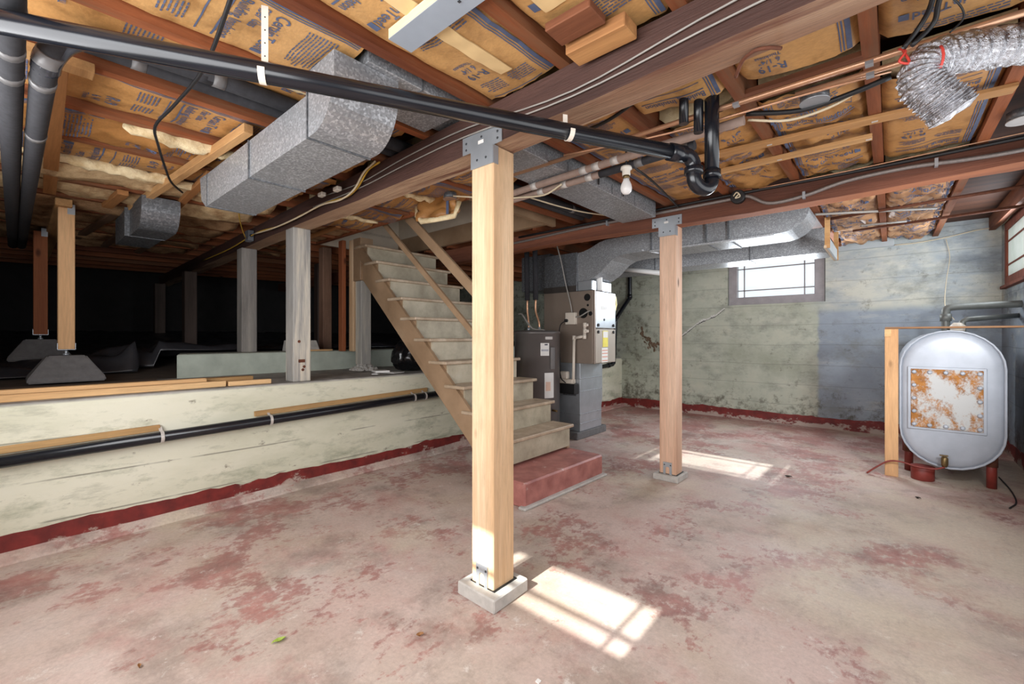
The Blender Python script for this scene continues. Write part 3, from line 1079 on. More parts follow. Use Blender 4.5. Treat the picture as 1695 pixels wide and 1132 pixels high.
# black vapour barrier, wrinkled
bm = nb()
nx, ny = 90, 150
G = []
for i in range(nx + 1):
    row = []
    for j in range(ny + 1):
        u = i / nx
        y = YF + 0.02 + (YB - YF - 0.04) * j / ny
        ed = -4.98 + 0.22 * mnoise.noise((y * 1.1, 2.0, 0)) - (0.0 if y < 0.75 else 0.28)
        x = ed + (XC + 0.05 - ed) * u ** 1.5
        w = 0.055 * abs(mnoise.noise((x * 2.3, y * 2.3, 1.2))) + 0.035 * abs(mnoise.noise((x * 7, y * 6.0, 4.2))) + 0.02 * abs(mnoise.noise((x * 15 + y * 4, y * 13, 2.2)))
        w += 0.09 * math.exp(-((x - ed + 0.25) / 0.2) ** 2) * (0.4 + abs(mnoise.noise((y * 2.2, 5, 5))))
        w += 0.17 * math.exp(-((x + 5.25) / 0.32) ** 2 - ((y - 0.72) / 0.3) ** 2) * (0.75 + 0.8 * mnoise.noise((x * 6, y * 6, 3))) + 0.07 * math.exp(-((x + 5.5) / 0.3) ** 2) * abs(mnoise.noise((y * 3.1, x * 3, 8)))
        row.append(bm.verts.new((x, y, crawl_z(x) + 0.012 + w * min(1, u * 14) + (0.16 if (y > 0.9 and x > -5.6) else 0.0) * math.exp(-((x + 5.2) / 0.3) ** 2))))
    G.append(row)
for i in range(nx):
    for j in range(ny):
        f = bm.faces.new((G[i][j], G[i][j + 1], G[i + 1][j + 1], G[i + 1][j]))
        f.smooth = True
sh = obj('plastic_sheet', bm, BLACKP, None, 'wrinkled black plastic sheet covering the crawl space ground', 'plastic sheet')
so = sh.modifiers.new('thick', 'SOLIDIFY'); so.thickness = 0.003
# pale curb behind the ledge
bm = nb()
prism(bm, [(-4.60, 0.92), (-5.02, 1.02), (-5.02, YB), (-4.60, YB)], 0.80, 1.045, 'xy', 0.008)
obj('concrete_curb', bm, CURB, None, 'pale green painted concrete curb at the back of the ledge', 'curb')

# ------------------------------------------------------------------ stairs
st = thing('staircase', 'tan painted wooden staircase with open railing climbing over the low wall', 'stairs', (-2.4, 2.85, 0.18))
RUN, RISE = 0.213, 0.196
NX0, NZ0 = -2.19, 0.40          # nose of the first tread
Y0, Y1 = 2.435, 3.35
NT_ = 10
saw = []
for k in range(NT_):
    nxk = NX0 - RUN * k
    zt = NZ0 + RISE * k
    B('tread', TREADM, st, nxk - RUN - 0.03, nxk, Y0 - 0.035, Y1 + 0.03, zt - 0.028, zt, bev=0.006)
    B('riser', RISERM, st, nxk - 0.045, nxk - 0.028, Y0 + 0.008, Y1 - 0.004, zt - RISE, zt - 0.028)
for (ya, yb) in ((Y0 + 0.012, Y0 + 0.045), (Y1 - 0.035, Y1)):
    poly = []
    for k in range(NT_):
        nxk = NX0 - RUN * k - 0.03
        poly.append((nxk, NZ0 + RISE * (k - 1) if k else 0.185))
        poly.append((nxk, NZ0 + RISE * k - 0.028))
    xe = NX0 - RUN * NT_ - 0.03
    poly.append((xe, NZ0 + RISE * (NT_ - 1) - 0.028))
    poly.append((xe, NZ0 + RISE * (NT_ - 1) - 0.26))
    poly.append((-2.43, 0.185))
    obj('carriage', prism(nb(), poly, ya, yb, 'xz'), STAIR, st)
# skirt board on the open side
s = RISE / RUN
def nose(x):
    return NZ0 + s * (NX0 - x)
poly = [(-2.34, nose(-2.34) - 0.13), (-4.24, nose(-4.24) - 0.13), (-4.24, nose(-4.24) - 0.27), (-2.40, 0.18), (-2.34, 0.18)]
obj('skirt_board', prism(nb(), poly, Y0 - 0.018, Y0 + 0.011, 'xz'), STAIR, st)
# rails and the newel
hr = [((-2.12, 2.375, 1.24), (-4.2, 2.375, 3.02)), ((-2.12, 2.375, 0.90), (-4.2, 2.375, 2.70))]
obj('handrail', bar(nb(), (-2.23, 2.42, 1.33), (-3.47, 2.42, 2.375), 0.035, 0.085, bev=0.006), STAIR, st)
obj('midrail', bar(nb(), (-2.23, 2.42, 0.975), (-3.86, 2.42, 2.38), 0.03, 0.05, bev=0.005), STAIR, st)
B('newel', STAIR, st, -2.29, -2.21, 2.38, 2.46, 0.40, 1.36, bev=0.005)

bm = nb()
prism(bm, [(-1.915, 2.33), (-1.885, 3.36), (-2.40, 3.38), (-2.40, 2.33)], 0.0, 0.178, 'xy', 0.012)
obj('concrete_step', bm, STEP, None, 'low concrete step painted worn red at the foot of the stairs', 'step')
obj('mortar_skirt', prism(nb(), [(-1.885, 2.30), (-1.845, 3.37), (-1.93, 3.37), (-1.95, 2.30)], 0.0, 0.02, 'xy', 0.006), CONC, bpy.data.objects['concrete_step'])

# ------------------------------------------------------------------ wall drain on the low wall
def zp(y):
    return 0.548 + 0.024 * y
d = thing('wall_drain_pipe', 'long black drain pipe strapped along the low painted wall', 'pipe', (XL + 0.06, 1, 0.5))
bm = nb()
tube(bm, [(XL + 0.065, YF, zp(YF)), (XL + 0.065, 4.3, zp(4.3))], 0.034, 16)
obj('pipe', bm, ABS, d)
for y in (0.62, 1.26, 2.55, 2.68):
    bm = nb()
    pts = [Vector((XL + 0.065, y, zp(y))) + Vector((math.cos(R(a)), 0, math.sin(R(a)))) * 0.037 for a in range(-120, 121, 20)]
    pts = [Vector((XL + 0.008, y, zp(y) - 0.034))] + pts + [Vector((XL + 0.008, y, zp(y) + 0.06))]
    for i in range(len(pts) - 1):
        bar(bm, pts[i], pts[i + 1], 0.018, 0.002, (pts[i] - Vector((XL + 0.065, y, zp(y)))))
    obj('strap', bm, TAPE, d)
CLEAT = wood('cleat_wood', (196, 158, 108), (150, 110, 66), axis='Y')
for (a, b, lb) in ((YF, 0.62, 'wooden cleat above the wall pipe at the left edge'), (1.17, 2.75, 'wooden cleat above the wall pipe near the stairs')):
    bm = nb()
    bar(bm, (XL + 0.012, a, zp(a) + 0.052), (XL + 0.012, b, zp(b) + 0.052), 0.022, 0.038, bev=0.002)
    obj('wood_cleat', bm, CLEAT, None, lb, 'cleat', 'cleats on the low wall')

# lumber lying on the ledge
LUM = wood('stacked_lumber', (230, 190, 140), (196, 150, 100), axis='Y')
for i, (x, a, b, z, w, h, lb) in enumerate((
        (-3.69, YF, 1.02, LEDGE + 0.002, 0.055, 0.04, 'long pale board at the very front of the ledge'),
        (-3.765, YF, 0.92, LEDGE + 0.004, 0.06, 0.06, 'long pale board behind the front one on the ledge'),
        (-3.67, 1.035, 1.32, LEDGE + 0.002, 0.06, 0.034, 'short offcut lying at the end of the ledge boards'),
        (-3.86, 0.3, 1.25, LEDGE + 0.004, 0.09, 0.05, 'darker short board lying farthest back on the ledge'))):
    bm = nb()
    bar(bm, (x, a, z + h / 2), (x + 0.015, b, z + h / 2), w, h, bev=0.003)
    obj('lumber_board', bm, LUM if i < 3 else CLEAT, None, lb, 'board', 'boards on the ledge')
B('plywood_sheet', wood('grey_plywood', (120, 106, 94), (88, 76, 66), axis='Y', knots=False), None, -4.5, -3.9, YF + 0.05, 0.75, LEDGE + 0.008, LEDGE + 0.022, label='weathered thin sheet lying flat on the ledge under the pier block', cat='board')

# rubbish bag and papers by the stairs
bm = nb()
bmesh.ops.create_icosphere(bm, subdivisions=4, radius=1)
for v in bm.verts:
    p = v.co.copy()
    k = 1 + 0.16 * mnoise.noise(p * 2.6) + 0.09 * mnoise.noise(p * 6.5) - 0.07 * abs(mnoise.noise(p * 11))
    z = p.z * 0.17 * k
    v.co = Vector((-3.86 + p.x * 0.14 * k, 2.78 + p.y * 0.21 * k, 0.985 + (z if z > -0.135 else -0.135) + 0.06 * max(0, -p.y) * max(0, p.z)))
for f in bm.faces:
    f.smooth = True
obj('rubbish_bag', bm, plain('glossy_black_bag', (16, 16, 18), 0.2, 0, 0.2, 5, 0.4), None, 'shiny black rubbish bag slumped on the ledge behind the stairs', 'bag')
for i, (x, y, a, lb) in enumerate(((-3.78, 2.50, 12, 'white paper sheet on the ledge, nearest the rubbish bag'), (-3.92, 2.46, -20, 'folded white paper lying behind the first sheet on the ledge'), (-3.72, 2.28, 40, 'small torn paper scrap on the ledge edge'))):
    bm = nb()
    box(bm, -0.1, 0.1, -0.07, 0.07, 0, 0.006 if i != 1 else 0.02)
    bmesh.ops.transform(bm, matrix=Matrix.Translation((x, y, LEDGE + 0.005)) @ Matrix.Rotation(R(a), 4, 'Z') @ Matrix.Diagonal((1, 1, 1, 1) if i < 2 else (0.3, 0.3, 1, 1)), verts=bm.verts)
    obj('paper_sheet', bm, PAPER, None, lb, 'paper')
bm = nb(); box(bm, -5.0, -4.65, 2.05, 2.32, 1.047, 1.062)
obj('scrap_board', bm, LUM, None, 'scrap of board lying on the curb behind the ledge post', 'board')
bm = nb(); prism(bm, [(-4.98, 1.047), (-4.70, 1.047), (-4.78, 1.16), (-4.93, 1.16)], 1.92, 2.2, 'xz')
obj('concrete_chunk', bm, CONC, None, 'pale wedge of concrete on the curb under the scrap board', 'concrete block')


# ------------------------------------------------------------------ insulation batts with their printing
def text2d(txt, size, bold=0.012, font_res=2):
    """flat lettering as 2D points and faces, left aligned, baseline at 0"""
    cu = bpy.data.curves.new('lettering', 'FONT')
    cu.body = txt
    cu.size = size
    cu.offset = bold * size
    cu.resolution_u = font_res
    ob = bpy.data.objects.new('lettering', cu)
    COL.objects.link(ob)
    bpy.context.view_layer.update()
    me = bpy.data.meshes.new_from_object(ob.evaluated_get(bpy.context.evaluated_depsgraph_get()))
    V = [(v.co.x, v.co.y) for v in me.vertices]
    F = [tuple(p.vertices) for p in me.polygons]
    bpy.data.objects.remove(ob)
    bpy.data.curves.remove(cu)
    bpy.data.meshes.remove(me)
    return V, F


def shift2d(vf, dx, dy, sx=1.0):
    return [(v[0] * sx + dx, v[1] + dy) for v in vf[0]], vf[1]


def rect2d(x0, x1, y0, y1, nx=1, ny=1):
    V, F = [], []
    for i in range(nx + 1):
        for j in range(ny + 1):
            V.append((x0 + (x1 - x0) * i / nx, y0 + (y1 - y0) * j / ny))
    for i in range(nx):
        for j in range(ny):
            a = i * (ny + 1) + j
            F.append((a, a + ny + 1, a + ny + 2, a + 1))
    return V, F


def fit(vf, width):
    w = max(v[0] for v in vf[0])
    return [(v[0] * width / w, v[1]) for v in vf[0]], vf[1]


random.seed(11)
# the brand block: three lines of lettering over a bar
BRAND = [shift2d(fit(text2d('CertainTeed', 0.062), 0.235), -0.125, 0.0),
         rect2d(0.118, 0.145, -0.002, 0.036),
         shift2d(fit(text2d('Fiber Glass', 0.046), 0.135), -0.125, -0.052),
         shift2d(fit(text2d('Building Insulation', 0.050), 0.265), -0.125, -0.104),
         rect2d(-0.125, 0.150, -0.122, -0.115, 6, 1)]
RVAL = [shift2d(fit(text2d('R-19', 0.062), 0.10), 0.02, 0.0),
        shift2d(fit(text2d('6 1/4"', 0.042), 0.075), 0.035, -0.045),
        shift2d(fit(text2d('Thickness', 0.026), 0.085), 0.03, -0.072)]


def fine_print(rows, w, x0):
    out = []
    for r_ in range(rows):
        x = x0
        y = -r_ * 0.0125
        end = x0 + w * random.uniform(0.82, 1.0)
        while x < end:
            l = random.uniform(0.008, 0.03)
            out.append(rect2d(x, min(x + l, end), y, y + 0.0052))
            x += l + 0.004
    return out


FINE_A = fine_print(9, 0.26, -0.12)
FINE_B = fine_print(6, 0.11, -0.12) + [([(v[0] + 0.14, v[1]) for v in q[0]], q[1]) for q in fine_print(6, 0.11, -0.12)]
RULE = [rect2d(-0.12, 0.14, 0.0, 0.005, 6, 1)]


def stripes(L):
    n = max(2, int(L / 0.05))
    return [rect2d(-0.176, -0.160, 0, L, 1, n), rect2d(-0.155, -0.150, 0, L, 1, n), rect2d(-0.145, -0.141, 0, L, 1, n)]


def batt(x0, x1, y0, y1, seed, label, flip=0, mat=None, sag=0.03, off=0.03, wr=0.012, phase=0.0, prints=True, wool_edge=None, droop=0.0, strips=()):
    w = x1 - x0
    L = y1 - y0
    xc = (x0 + x1) / 2
    mat = mat or KRAFT
    root = thing('insulation_batt', label, 'insulation', (xc, (y0 + y1) / 2, zj((y0 + y1) / 2) + off), 'kraft faced insulation batts between the joists')

    def surf(x, y):
        xn = (x - xc) / (w / 2)
        yn = (y - y0) / L
        z = zj(y) + off - sag * (1 - xn * xn) * (0.6 + 0.8 * abs(mnoise.noise((seed * 3.3, y * 1.4, 0))))
        z += wr * mnoise.noise((x * 7 + seed, y * 4.5, seed * 1.7)) + wr * 0.5 * mnoise.noise((x * 17 + seed, y * 13, seed))
        if wr > 0.02:
            z += wr * 0.9 * (0.5 - abs(mnoise.noise((x * 9 + y * 5, y * 9 - x * 3, seed * 2.1))) * 2)
        z -= droop * max(0, (yn - 0.6) / 0.4) ** 2 * (0.5 + 0.5 * xn)
        if abs(xn) > 0.9:
            z += 0.02 * (abs(xn) - 0.9) / 0.1
        return z
    nx = 16
    ny = max(8, int(L / 0.045))
    bm = nb()
    G = []
    for i in range(nx + 1):
        row = []
        for j in range(ny + 1):
            x = x0 + w * i / nx
            y = y0 + L * j / ny
            ye = y + (0.012 * mnoise.noise((x * 20, seed, 3)) if j in (0, ny) else 0)
            row.append(bm.verts.new((x, ye, surf(x, y))))
        G.append(row)
    for i in range(nx):
        for j in range(ny):
            f = bm.faces.new((G[i][j], G[i][j + 1], G[i + 1][j + 1], G[i + 1][j]))
            f.smooth = True
    obj('kraft_facing', bm, mat, root)
    # wool body behind the paper
    bm = nb()
    T = []
    ring = [G_ for G_ in ()]
    bx0, bx1 = x0 + 0.004, x1 - 0.004
    ring_pts = []
    m = max(4, int(L / 0.1))
    body = []
    for j in range(m + 1):
        y = y0 + 0.01 + (L - 0.02) * j / m
        r_ = []
        for i in range(9):
            x = bx0 + (bx1 - bx0) * i / 8
            r_.append(bm.verts.new((x, y, surf(x, y) + 0.035)))
        r_.append(bm.verts.new((bx1, y, zj(y) + 0.16)))
        r_.append(bm.verts.new((bx0, y, zj(y) + 0.16)))
        body.append(r_)
    for j in range(m):
        n_ = len(body[0])
        for i in range(n_):
            bm.faces.new((body[j][i], body[j][(i + 1) % n_], body[j + 1][(i + 1) % n_], body[j + 1][i]))
    bm.faces.new(body[0])
    bm.faces.new(list(reversed(body[-1])))
    bmesh.ops.recalc_face_normals(bm, faces=bm.faces)
    obj('glass_wool', bm, WOOL, root)
    if prints:
        bm = nb()
        sg = 1 if flip else -1

        def put(vf, t0):
            vs = []
            ok = True
            for (s_, t_) in vf[0]:
                t = t0 + t_
                x = xc + sg * s_
                y = (y1 - t) if flip else (y0 + t)
                if not (y0 + 0.005 < y < y1 - 0.005):
                    ok = False
                    break
                vs.append((x, y, surf(x, y) - 0.0022))
            if not ok:
                return
            bv = [bm.verts.new(p) for p in vs]
            for f in vf[1]:
                try:
                    bm.faces.new([bv[i] for i in f])
                except ValueError:
                    pass
        for vf in stripes(L - 0.02):
            put(vf, 0.01)
        t = phase
        while t < L:
            for vf in RVAL:
                put(vf, t + 0.10)
            for vf in FINE_B:
                put(vf, t + 0.25)
            for vf in RULE:
                put(vf, t + 0.29)
            for vf in BRAND:
                put(vf, t + 0.46)
            for vf in FINE_A:
                put(vf, t + 0.66)
            t += 0.78
        if len(bm.faces):
            obj('printing', bm, INK, root, kind='stuff')
        else:
            bm.free()
    for (sx0, sx1, sy0, sy1) in strips:
        bm = nb()
        vf = rect2d(sx0, sx1, sy0, sy1, 6, 40)
        lo_v = [bm.verts.new((q[0], q[1], surf(q[0], q[1]) - 0.0045)) for q in vf[0]]
        hi_v = [bm.verts.new((q[0], q[1], surf(q[0], q[1]) - 0.001)) for q in vf[0]]
        for f_ in vf[1]:
            bm.faces.new([lo_v[i] for i in f_]).smooth = True
            bm.faces.new([hi_v[i] for i in reversed(f_)]).smooth = True
        obj('paper_strip', bm, plain('pale_paper', (222, 190, 138), 0.6, 0, 0.08, 9, 0.1), root)
    if wool_edge:
        bm = nb()
        a, b, side, rad = wool_edge
        xs = x1 - 0.03 if side > 0 else x0 + 0.03
        n_ = max(6, int((b - a) / 0.03))
        pts = [(xs + 0.02 * mnoise.noise((seed, i * 0.4, 1)), a + (b - a) * i / n_, zj(a) + off - 0.015 + 0.014 * mnoise.noise((i * 0.5, seed, 2))) for i in range(n_ + 1)]
        tube(bm, pts, rad, 12, True, lambda q: rad * (0.25 + 0.9 * math.sin(math.pi * min(1, max(0, q))) ** 0.5))
        for v in bm.verts:
            n1 = mnoise.noise(v.co * 22) * 0.016 + mnoise.noise(v.co * 55) * 0.008
            v.co.z += n1
            v.co.x += n1
        obj('torn_wool', bm, WOOL, root)
    return root


ORD = ['first', 'second', 'third', 'fourth', 'fifth', 'sixth', 'seventh', 'eighth', 'ninth', 'tenth', 'eleventh', 'twelfth', 'thirteenth', 'fourteenth']


def bay(k):
    return 0.385 - 0.444 * (k + 1) + 0.026, 0.385 - 0.444 * k - 0.026


# near field, in front of the main beam
near = {0: (YF, 1.40, 0, KRAFT2), 1: (YF, 1.40, 0, KRAFT), 2: (YF, 1.40, 0, KRAFT2), 3: (YF, 1.40, 0, KRAFT2),
        4: (YF, 0.84, 0, KRAFT2), 5: (YF, 1.40, 1, KRAFT), 6: (YF, 1.40, 0, KRAFT), 7: (YF, 1.40, 0, KRAFT3), 8: (YF, 1.40, 1, KRAFT)}
for k, (a, b, fl, mt) in near.items():
    x0, x1 = bay(k)
    we = {5: (0.35, 0.95, 1, 0.04), 7: (0.35, 0.85, 1, 0.04), 8: (-0.1, 0.9, -1, 0.03)}.get(k)
    batt(x0, x1, a + 0.004, b, 10 + k, 'kraft insulation in front of the main beam, %s insulated bay from the right wall' % ORD[k], flip=fl, mat=mt,
         sag=[0.03, 0.03, 0.022, 0.03, 0.02, 0.015, 0.02, 0.035, 0.03][k], off=[0.04, 0.04, 0.035, 0.025, 0.03, 0.085, 0.03, 0.02, 0.03][k], wr=0.013 if k != 7 else 0.022,
         phase=[0.0, 0.3, 0.35, 0.05, 0.62, 0.2, 0.68, 0.1, 0.45][k] - 0.5, wool_edge=we, droop=0.05 if k == 7 else 0, strips={3: ((-1.165, -1.105, 0.70, 1.27),), 2: ((-0.84, -0.76, 0.92, 1.13),)}.get(k, ()))
# middle field between the two beams
for k in (0, 1, 2, 3):
    x0, x1 = bay(k)
    if k < 3:
        batt(x0, x1, 1.56, [2.08, 2.02, 2.0][k], 30 + k, 'short kraft insulation just behind the main beam, %s insulated bay from the right wall' % ORD[k], flip=0,
             mat=KRAFT2, sag=0.025, off=0.03, wr=0.012, phase=[-0.08, -0.5, 0.02][k], droop=0.03)
        batt(x0, x1, [2.44, 2.30, 2.22][k], 3.56, 40 + k, 'kraft insulation between copper pipes and far beam, %s insulated bay from the right wall' % ORD[k], flip=[0, 1, 1][k],
             mat=KRAFT, sag=0.02, off=[0.03, 0.03, 0.03][k], wr=[0.014, 0.022, 0.026][k], phase=[-0.12, -0.2, 0.1][k])
    else:
        batt(x0, x1, 1.56, 3.56, 33, 'long kraft insulation above the light bulb, beside the joist duct', flip=1, mat=KRAFT, sag=0.02, off=0.035, wr=0.016, phase=0.2)
# in front of the stair opening
for k in (5, 6, 7, 8, 9):
    x0, x1 = bay(k)
    batt(x0, x1, 1.58, 2.24, 50 + k, 'sagging kraft insulation before the stair opening, %s counted from the nearest post' % ORD[k - 5], flip=k % 2, mat=KRAFT if k % 2 else KRAFT3,
         sag=0.05, off=0.02, wr=0.02, phase=-0.2 + 0.1 * (k % 3), wool_edge=(1.65, 2.2, -1, 0.022) if k in (6, 8) else None)
# behind the far beam
for k in (0, 1):
    x0, x1 = bay(k)
    batt(x0, x1, 3.74, 6.9, 60 + k, 'crumpled dusty kraft insulation behind the far beam, %s insulated bay from the right wall' % ORD[k], flip=k % 2, mat=m_kraft('kraft_paper_dusty', (190, 146, 108), (128, 88, 62)), sag=0.02, off=0.02, wr=0.04, phase=0.3)


# loose grey-brown wool over the crawl space
def wool_batt(k, y0, y1, seed, label, mat=None, sag=0.03):
    x0, x1 = bay(k)
    bm = nb()
    nx, ny = 14, max(8, int((y1 - y0) / 0.05))
    G = []
    for i in range(nx + 1):
        row = []
        for j in range(ny + 1):
            x = x0 + (x1 - x0) * i / nx
            y = y0 + (y1 - y0) * j / ny
            xn = 2 * i / nx - 1
            z = zj(y) + 0.03 - sag * (1 - xn * xn) + 0.05 * mnoise.noise((x * 5, y * 3.1, seed)) + 0.025 * mnoise.noise((x * 15, y * 9, seed))
            row.append(bm.verts.new((x, y, z)))
        G.append(row)
    for i in range(nx):
        for j in range(ny):
            bm.faces.new((G[i][j], G[i][j + 1], G[i + 1][j + 1], G[i + 1][j])).smooth = True
    o = obj('wool_batt', bm, mat or WOOLD, None, label, 'insulation', 'bare wool batts over the crawl space')
    s_ = o.modifiers.new('thick', 'SOLIDIFY')
    s_.thickness = 0.09
    s_.offset = -1
    return o


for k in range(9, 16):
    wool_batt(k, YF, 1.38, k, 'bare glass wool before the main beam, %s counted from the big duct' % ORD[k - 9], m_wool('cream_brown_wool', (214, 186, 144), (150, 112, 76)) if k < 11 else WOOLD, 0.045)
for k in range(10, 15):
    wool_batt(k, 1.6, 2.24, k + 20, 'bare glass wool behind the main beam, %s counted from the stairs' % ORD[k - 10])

# torn batt end hanging by the stair opening
r = thing('hanging_insulation', 'torn scrap of kraft insulation hanging down at the stair opening', 'insulation', (-2.6, 2.15, 2.1))
bm = nb()
nx, ny = 12, 12
G = []
for i in range(nx + 1):
    row = []
    for j in range(ny + 1):
        u, v = i / nx, j / ny
        x = -2.80 + 0.40 * u + 0.02 * mnoise.noise((v * 4, u * 3, 1))
        y = 2.12 + 0.06 * u + 0.05 * mnoise.noise((u * 3, v * 3, 9)) - 0.04 * v
        z = 2.27 - 0.17 * v - 0.03 * mnoise.noise((u * 8, 2, 2)) * v
        row.append(bm.verts.new((x, y, z)))
    G.append(row)
for i in range(nx):
    for j in range(ny):
        bm.faces.new((G[i][j], G[i + 1][j], G[i + 1][j + 1], G[i][j + 1])).smooth = True
o = obj('kraft_facing', bm, KRAFT3, r)
s_ = o.modifiers.new('thick', 'SOLIDIFY'); s_.thickness = 0.02
bm = nb()
tube(bm, [(-2.82, 2.10, 2.22), (-2.81, 2.09, 2.14), (-2.74, 2.08, 2.09), (-2.6, 2.09, 2.08), (-2.42, 2.13, 2.085), (-2.38, 2.14, 2.18)], 0.018, 10)
for v in bm.verts:
    v.co += Vector((1, 1, 1)) * 0.018 * mnoise.noise(v.co * 24)
obj('torn_wool', bm, WOOL, r)
obj('stripe', box(nb(), -2.47, -2.445, 2.095, 2.10, 2.1, 2.26), INK, r)

# ------------------------------------------------------------------ laths and boards nailed under the joists
LATHX = wood('lath', *LATH, axis='X', knots=False)
LATHO = wood('orange_lath', (186, 132, 82), (140, 90, 50), axis='X')


def lath(a, b, w, h, mat, label, up=(0, 0, 1), name='wood_batten'):
    return obj(name, bar(nb(), a, b, w, h, up, bev=0.002), mat, None, label, 'batten', 'battens under the joists')


def zl(y, h):
    return zj(y) - h / 2 - 0.001


l1 = lath((-0.9, 2.67, zl(2.67, .018)), (0.40, 2.80, zl(2.80, .018)), 0.075, 0.018, LATHX, 'longer pale batten crossing two joists below the foil duct')
l2 = lath((-1.02, 2.99, zl(2.99, .018)), (-0.075, 3.0, zl(3.0, .018)), 0.065, 0.018, LATHX, 'shorter pale batten nearer the far beam, stapled to the joists')
for l_, pts in ((l1, ((-0.5, 2.71), (-0.06, 2.755))), (l2, ((-0.5, 2.995), (-0.09, 3.0)))):
    for (x, y) in pts:
        B('staple', TAPE, l_, x - 0.012, x + 0.012, y - 0.003, y + 0.003, zj(y) - 0.024, zj(y) - 0.019)
lath((-2.30, 0.105, zl(.1, .03)), (-4.35, 0.165, zl(.16, .03)), 0.062, 0.03, LATHO, 'flat orange board under the joists beside the foam pipe elbow')
lath((-2.33, 0.745, zl(.74, .045)), (-4.45, 0.60, zl(.6, .045)), 0.042, 0.045, LATHX, 'long pale stick under the joists left of the big duct')
lath((-3.15, 0.80, zl(.8, .04)), (-5.0, 0.86, zl(.86, .04)), 0.045, 0.03, LATHO, 'orange stick behind the far end of the big duct')
lath((-4.0, 0.50, zl(.5, .04)), (-4.5, 0.47, zl(.47, .04)), 0.06, 0.035, LATHO, 'short orange block stuck under the wool, left of the small duct')
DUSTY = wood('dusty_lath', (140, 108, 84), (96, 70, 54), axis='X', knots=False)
lath((-4.7, 0.55, zl(.5, .03)), (-6.2, 0.42, zl(.4, .03)), 0.06, 0.025, DUSTY, 'dusty batten over the crawl space beside the nearer orange post')
lath((-5.0, 0.72, zl(.7, .03)), (-6.6, 0.66, zl(.66, .03)), 0.06, 0.025, DUSTY, 'dusty batten over the crawl space below the small duct')
lath((-5.2, 1.0, zl(1.0, .03)), (-6.8, 0.98, zl(1.0, .03)), 0.06, 0.025, DUSTY, 'dusty batten over the crawl space farthest back')
lath((-3.5, 1.75, zl(1.75, .03)), (-5.2, 1.8, zl(1.8, .03)), 0.05, 0.025, LATHO, 'orange batten behind the grey ledge post')
lath((-3.9, 2.0, zl(2.0, .03)), (-5.4, 2.05, zl(2.05, .03)), 0.05, 0.025, LATHO, 'orange batten just before the stud pair')
lath((-2.26, -0.05, zl(.1, .03)), (-2.26, 0.20, zl(.1, .03)), 0.07, 0.035, LATHX, 'short pale block under the joist between the two foam pipes')
# blue-grey board above the camera
r = thing('painted_board', 'blue-grey painted board with raw edge nailed under the joists', 'board', (-1.1, 0.88, 2.19))
B('board', wood('raw_pine', (238, 220, 186), (220, 196, 156), axis='X', knots=False), r, -1.262, -0.5, 0.822, 0.912, zj(.87) - 0.034, zj(.87) - 0.002)
B('paint_face', GREYPAINT, r, -1.262, -0.5, 0.822, 0.913, zj(.87) - 0.0365, zj(.87) - 0.034)
B('nail_head', plain('dark_nail', (74, 76, 80)), r, -0.965, -0.957, 0.862, 0.870, zj(.87) - 0.039, zj(.87) - 0.0365)
# brown offcuts in front of the beam
BRN = wood('brown_offcut', (140, 88, 60), (98, 56, 38), axis='X')
obj('brown_offcut', box(nb(), -0.86, -0.69, 1.15, 1.25, zj(1.2) - 0.03, zj(1.2) - 0.002, bev=0.003), BRN, None, 'brown offcut board tucked under the joists, left of its twin', 'board', 'offcuts by the main beam')
obj('brown_offcut', box(nb(), -0.86, -0.635, 1.27, 1.36, zj(1.3) - 0.05, zj(1.3) - 0.004, bev=0.003), wood('tan_offcut', (196, 144, 92), (140, 90, 54), axis='X'), None, 'brown offcut block right against the main beam', 'board', 'offcuts by the main beam')

# ------------------------------------------------------------------ ducts
def duct_profile(name, poly, y0, y1, mat, parent, bev=0.0):
    return obj(name, prism(nb(), poly, y0, y1, 'xz', bev), mat, parent)


def rib(poly_pts, y0, y1, t=0.004):
    pass


d = thing('supply_duct', 'big galvanised supply duct with a rounded elbow hanging left of the main post', 'duct', (-2.3, 0.88, 1.97))
DY0, DY1 = 0.755, 1.015
ZB = 1.972
top = 2.17
body = [(-3.17, 2.03), (-3.08, ZB), (-1.70, ZB), (-1.70, top - 0.03), (-3.05, top - 0.01), (-3.20, top)]
obj('body', prism(nb(), body, DY0, DY1, 'xz'), GALV, d)
el_ = [(-1.70, ZB - 0.003)] + [(-1.66 + 0.165 * math.sin(R(a)), ZB - 0.003 + 0.185 - 0.185 * math.cos(R(a))) for a in range(0, 91, 9)] + [(-1.495, 2.222), (-1.70, 2.222)]
bm = prism(nb(), el_, DY0 - 0.004, DY1 + 0.004, 'xz')
obj('elbow', bm, GALV, d)
for x in (-1.71, -2.35):
    bm = nb()
    box(bm, x - 0.004, x + 0.004, DY0 - 0.007, DY1 + 0.007, ZB - 0.007, top - 0.02)
    obj('seam', bm, GALVD, d)
obj('seam', prism(nb(), [(-3.055, ZB - 0.003), (-3.045, ZB - 0.003), (-3.045, top - 0.01), (-3.055, top - 0.01)], DY0 - 0.003, DY1 + 0.003, 'xz'), GALVD, d)
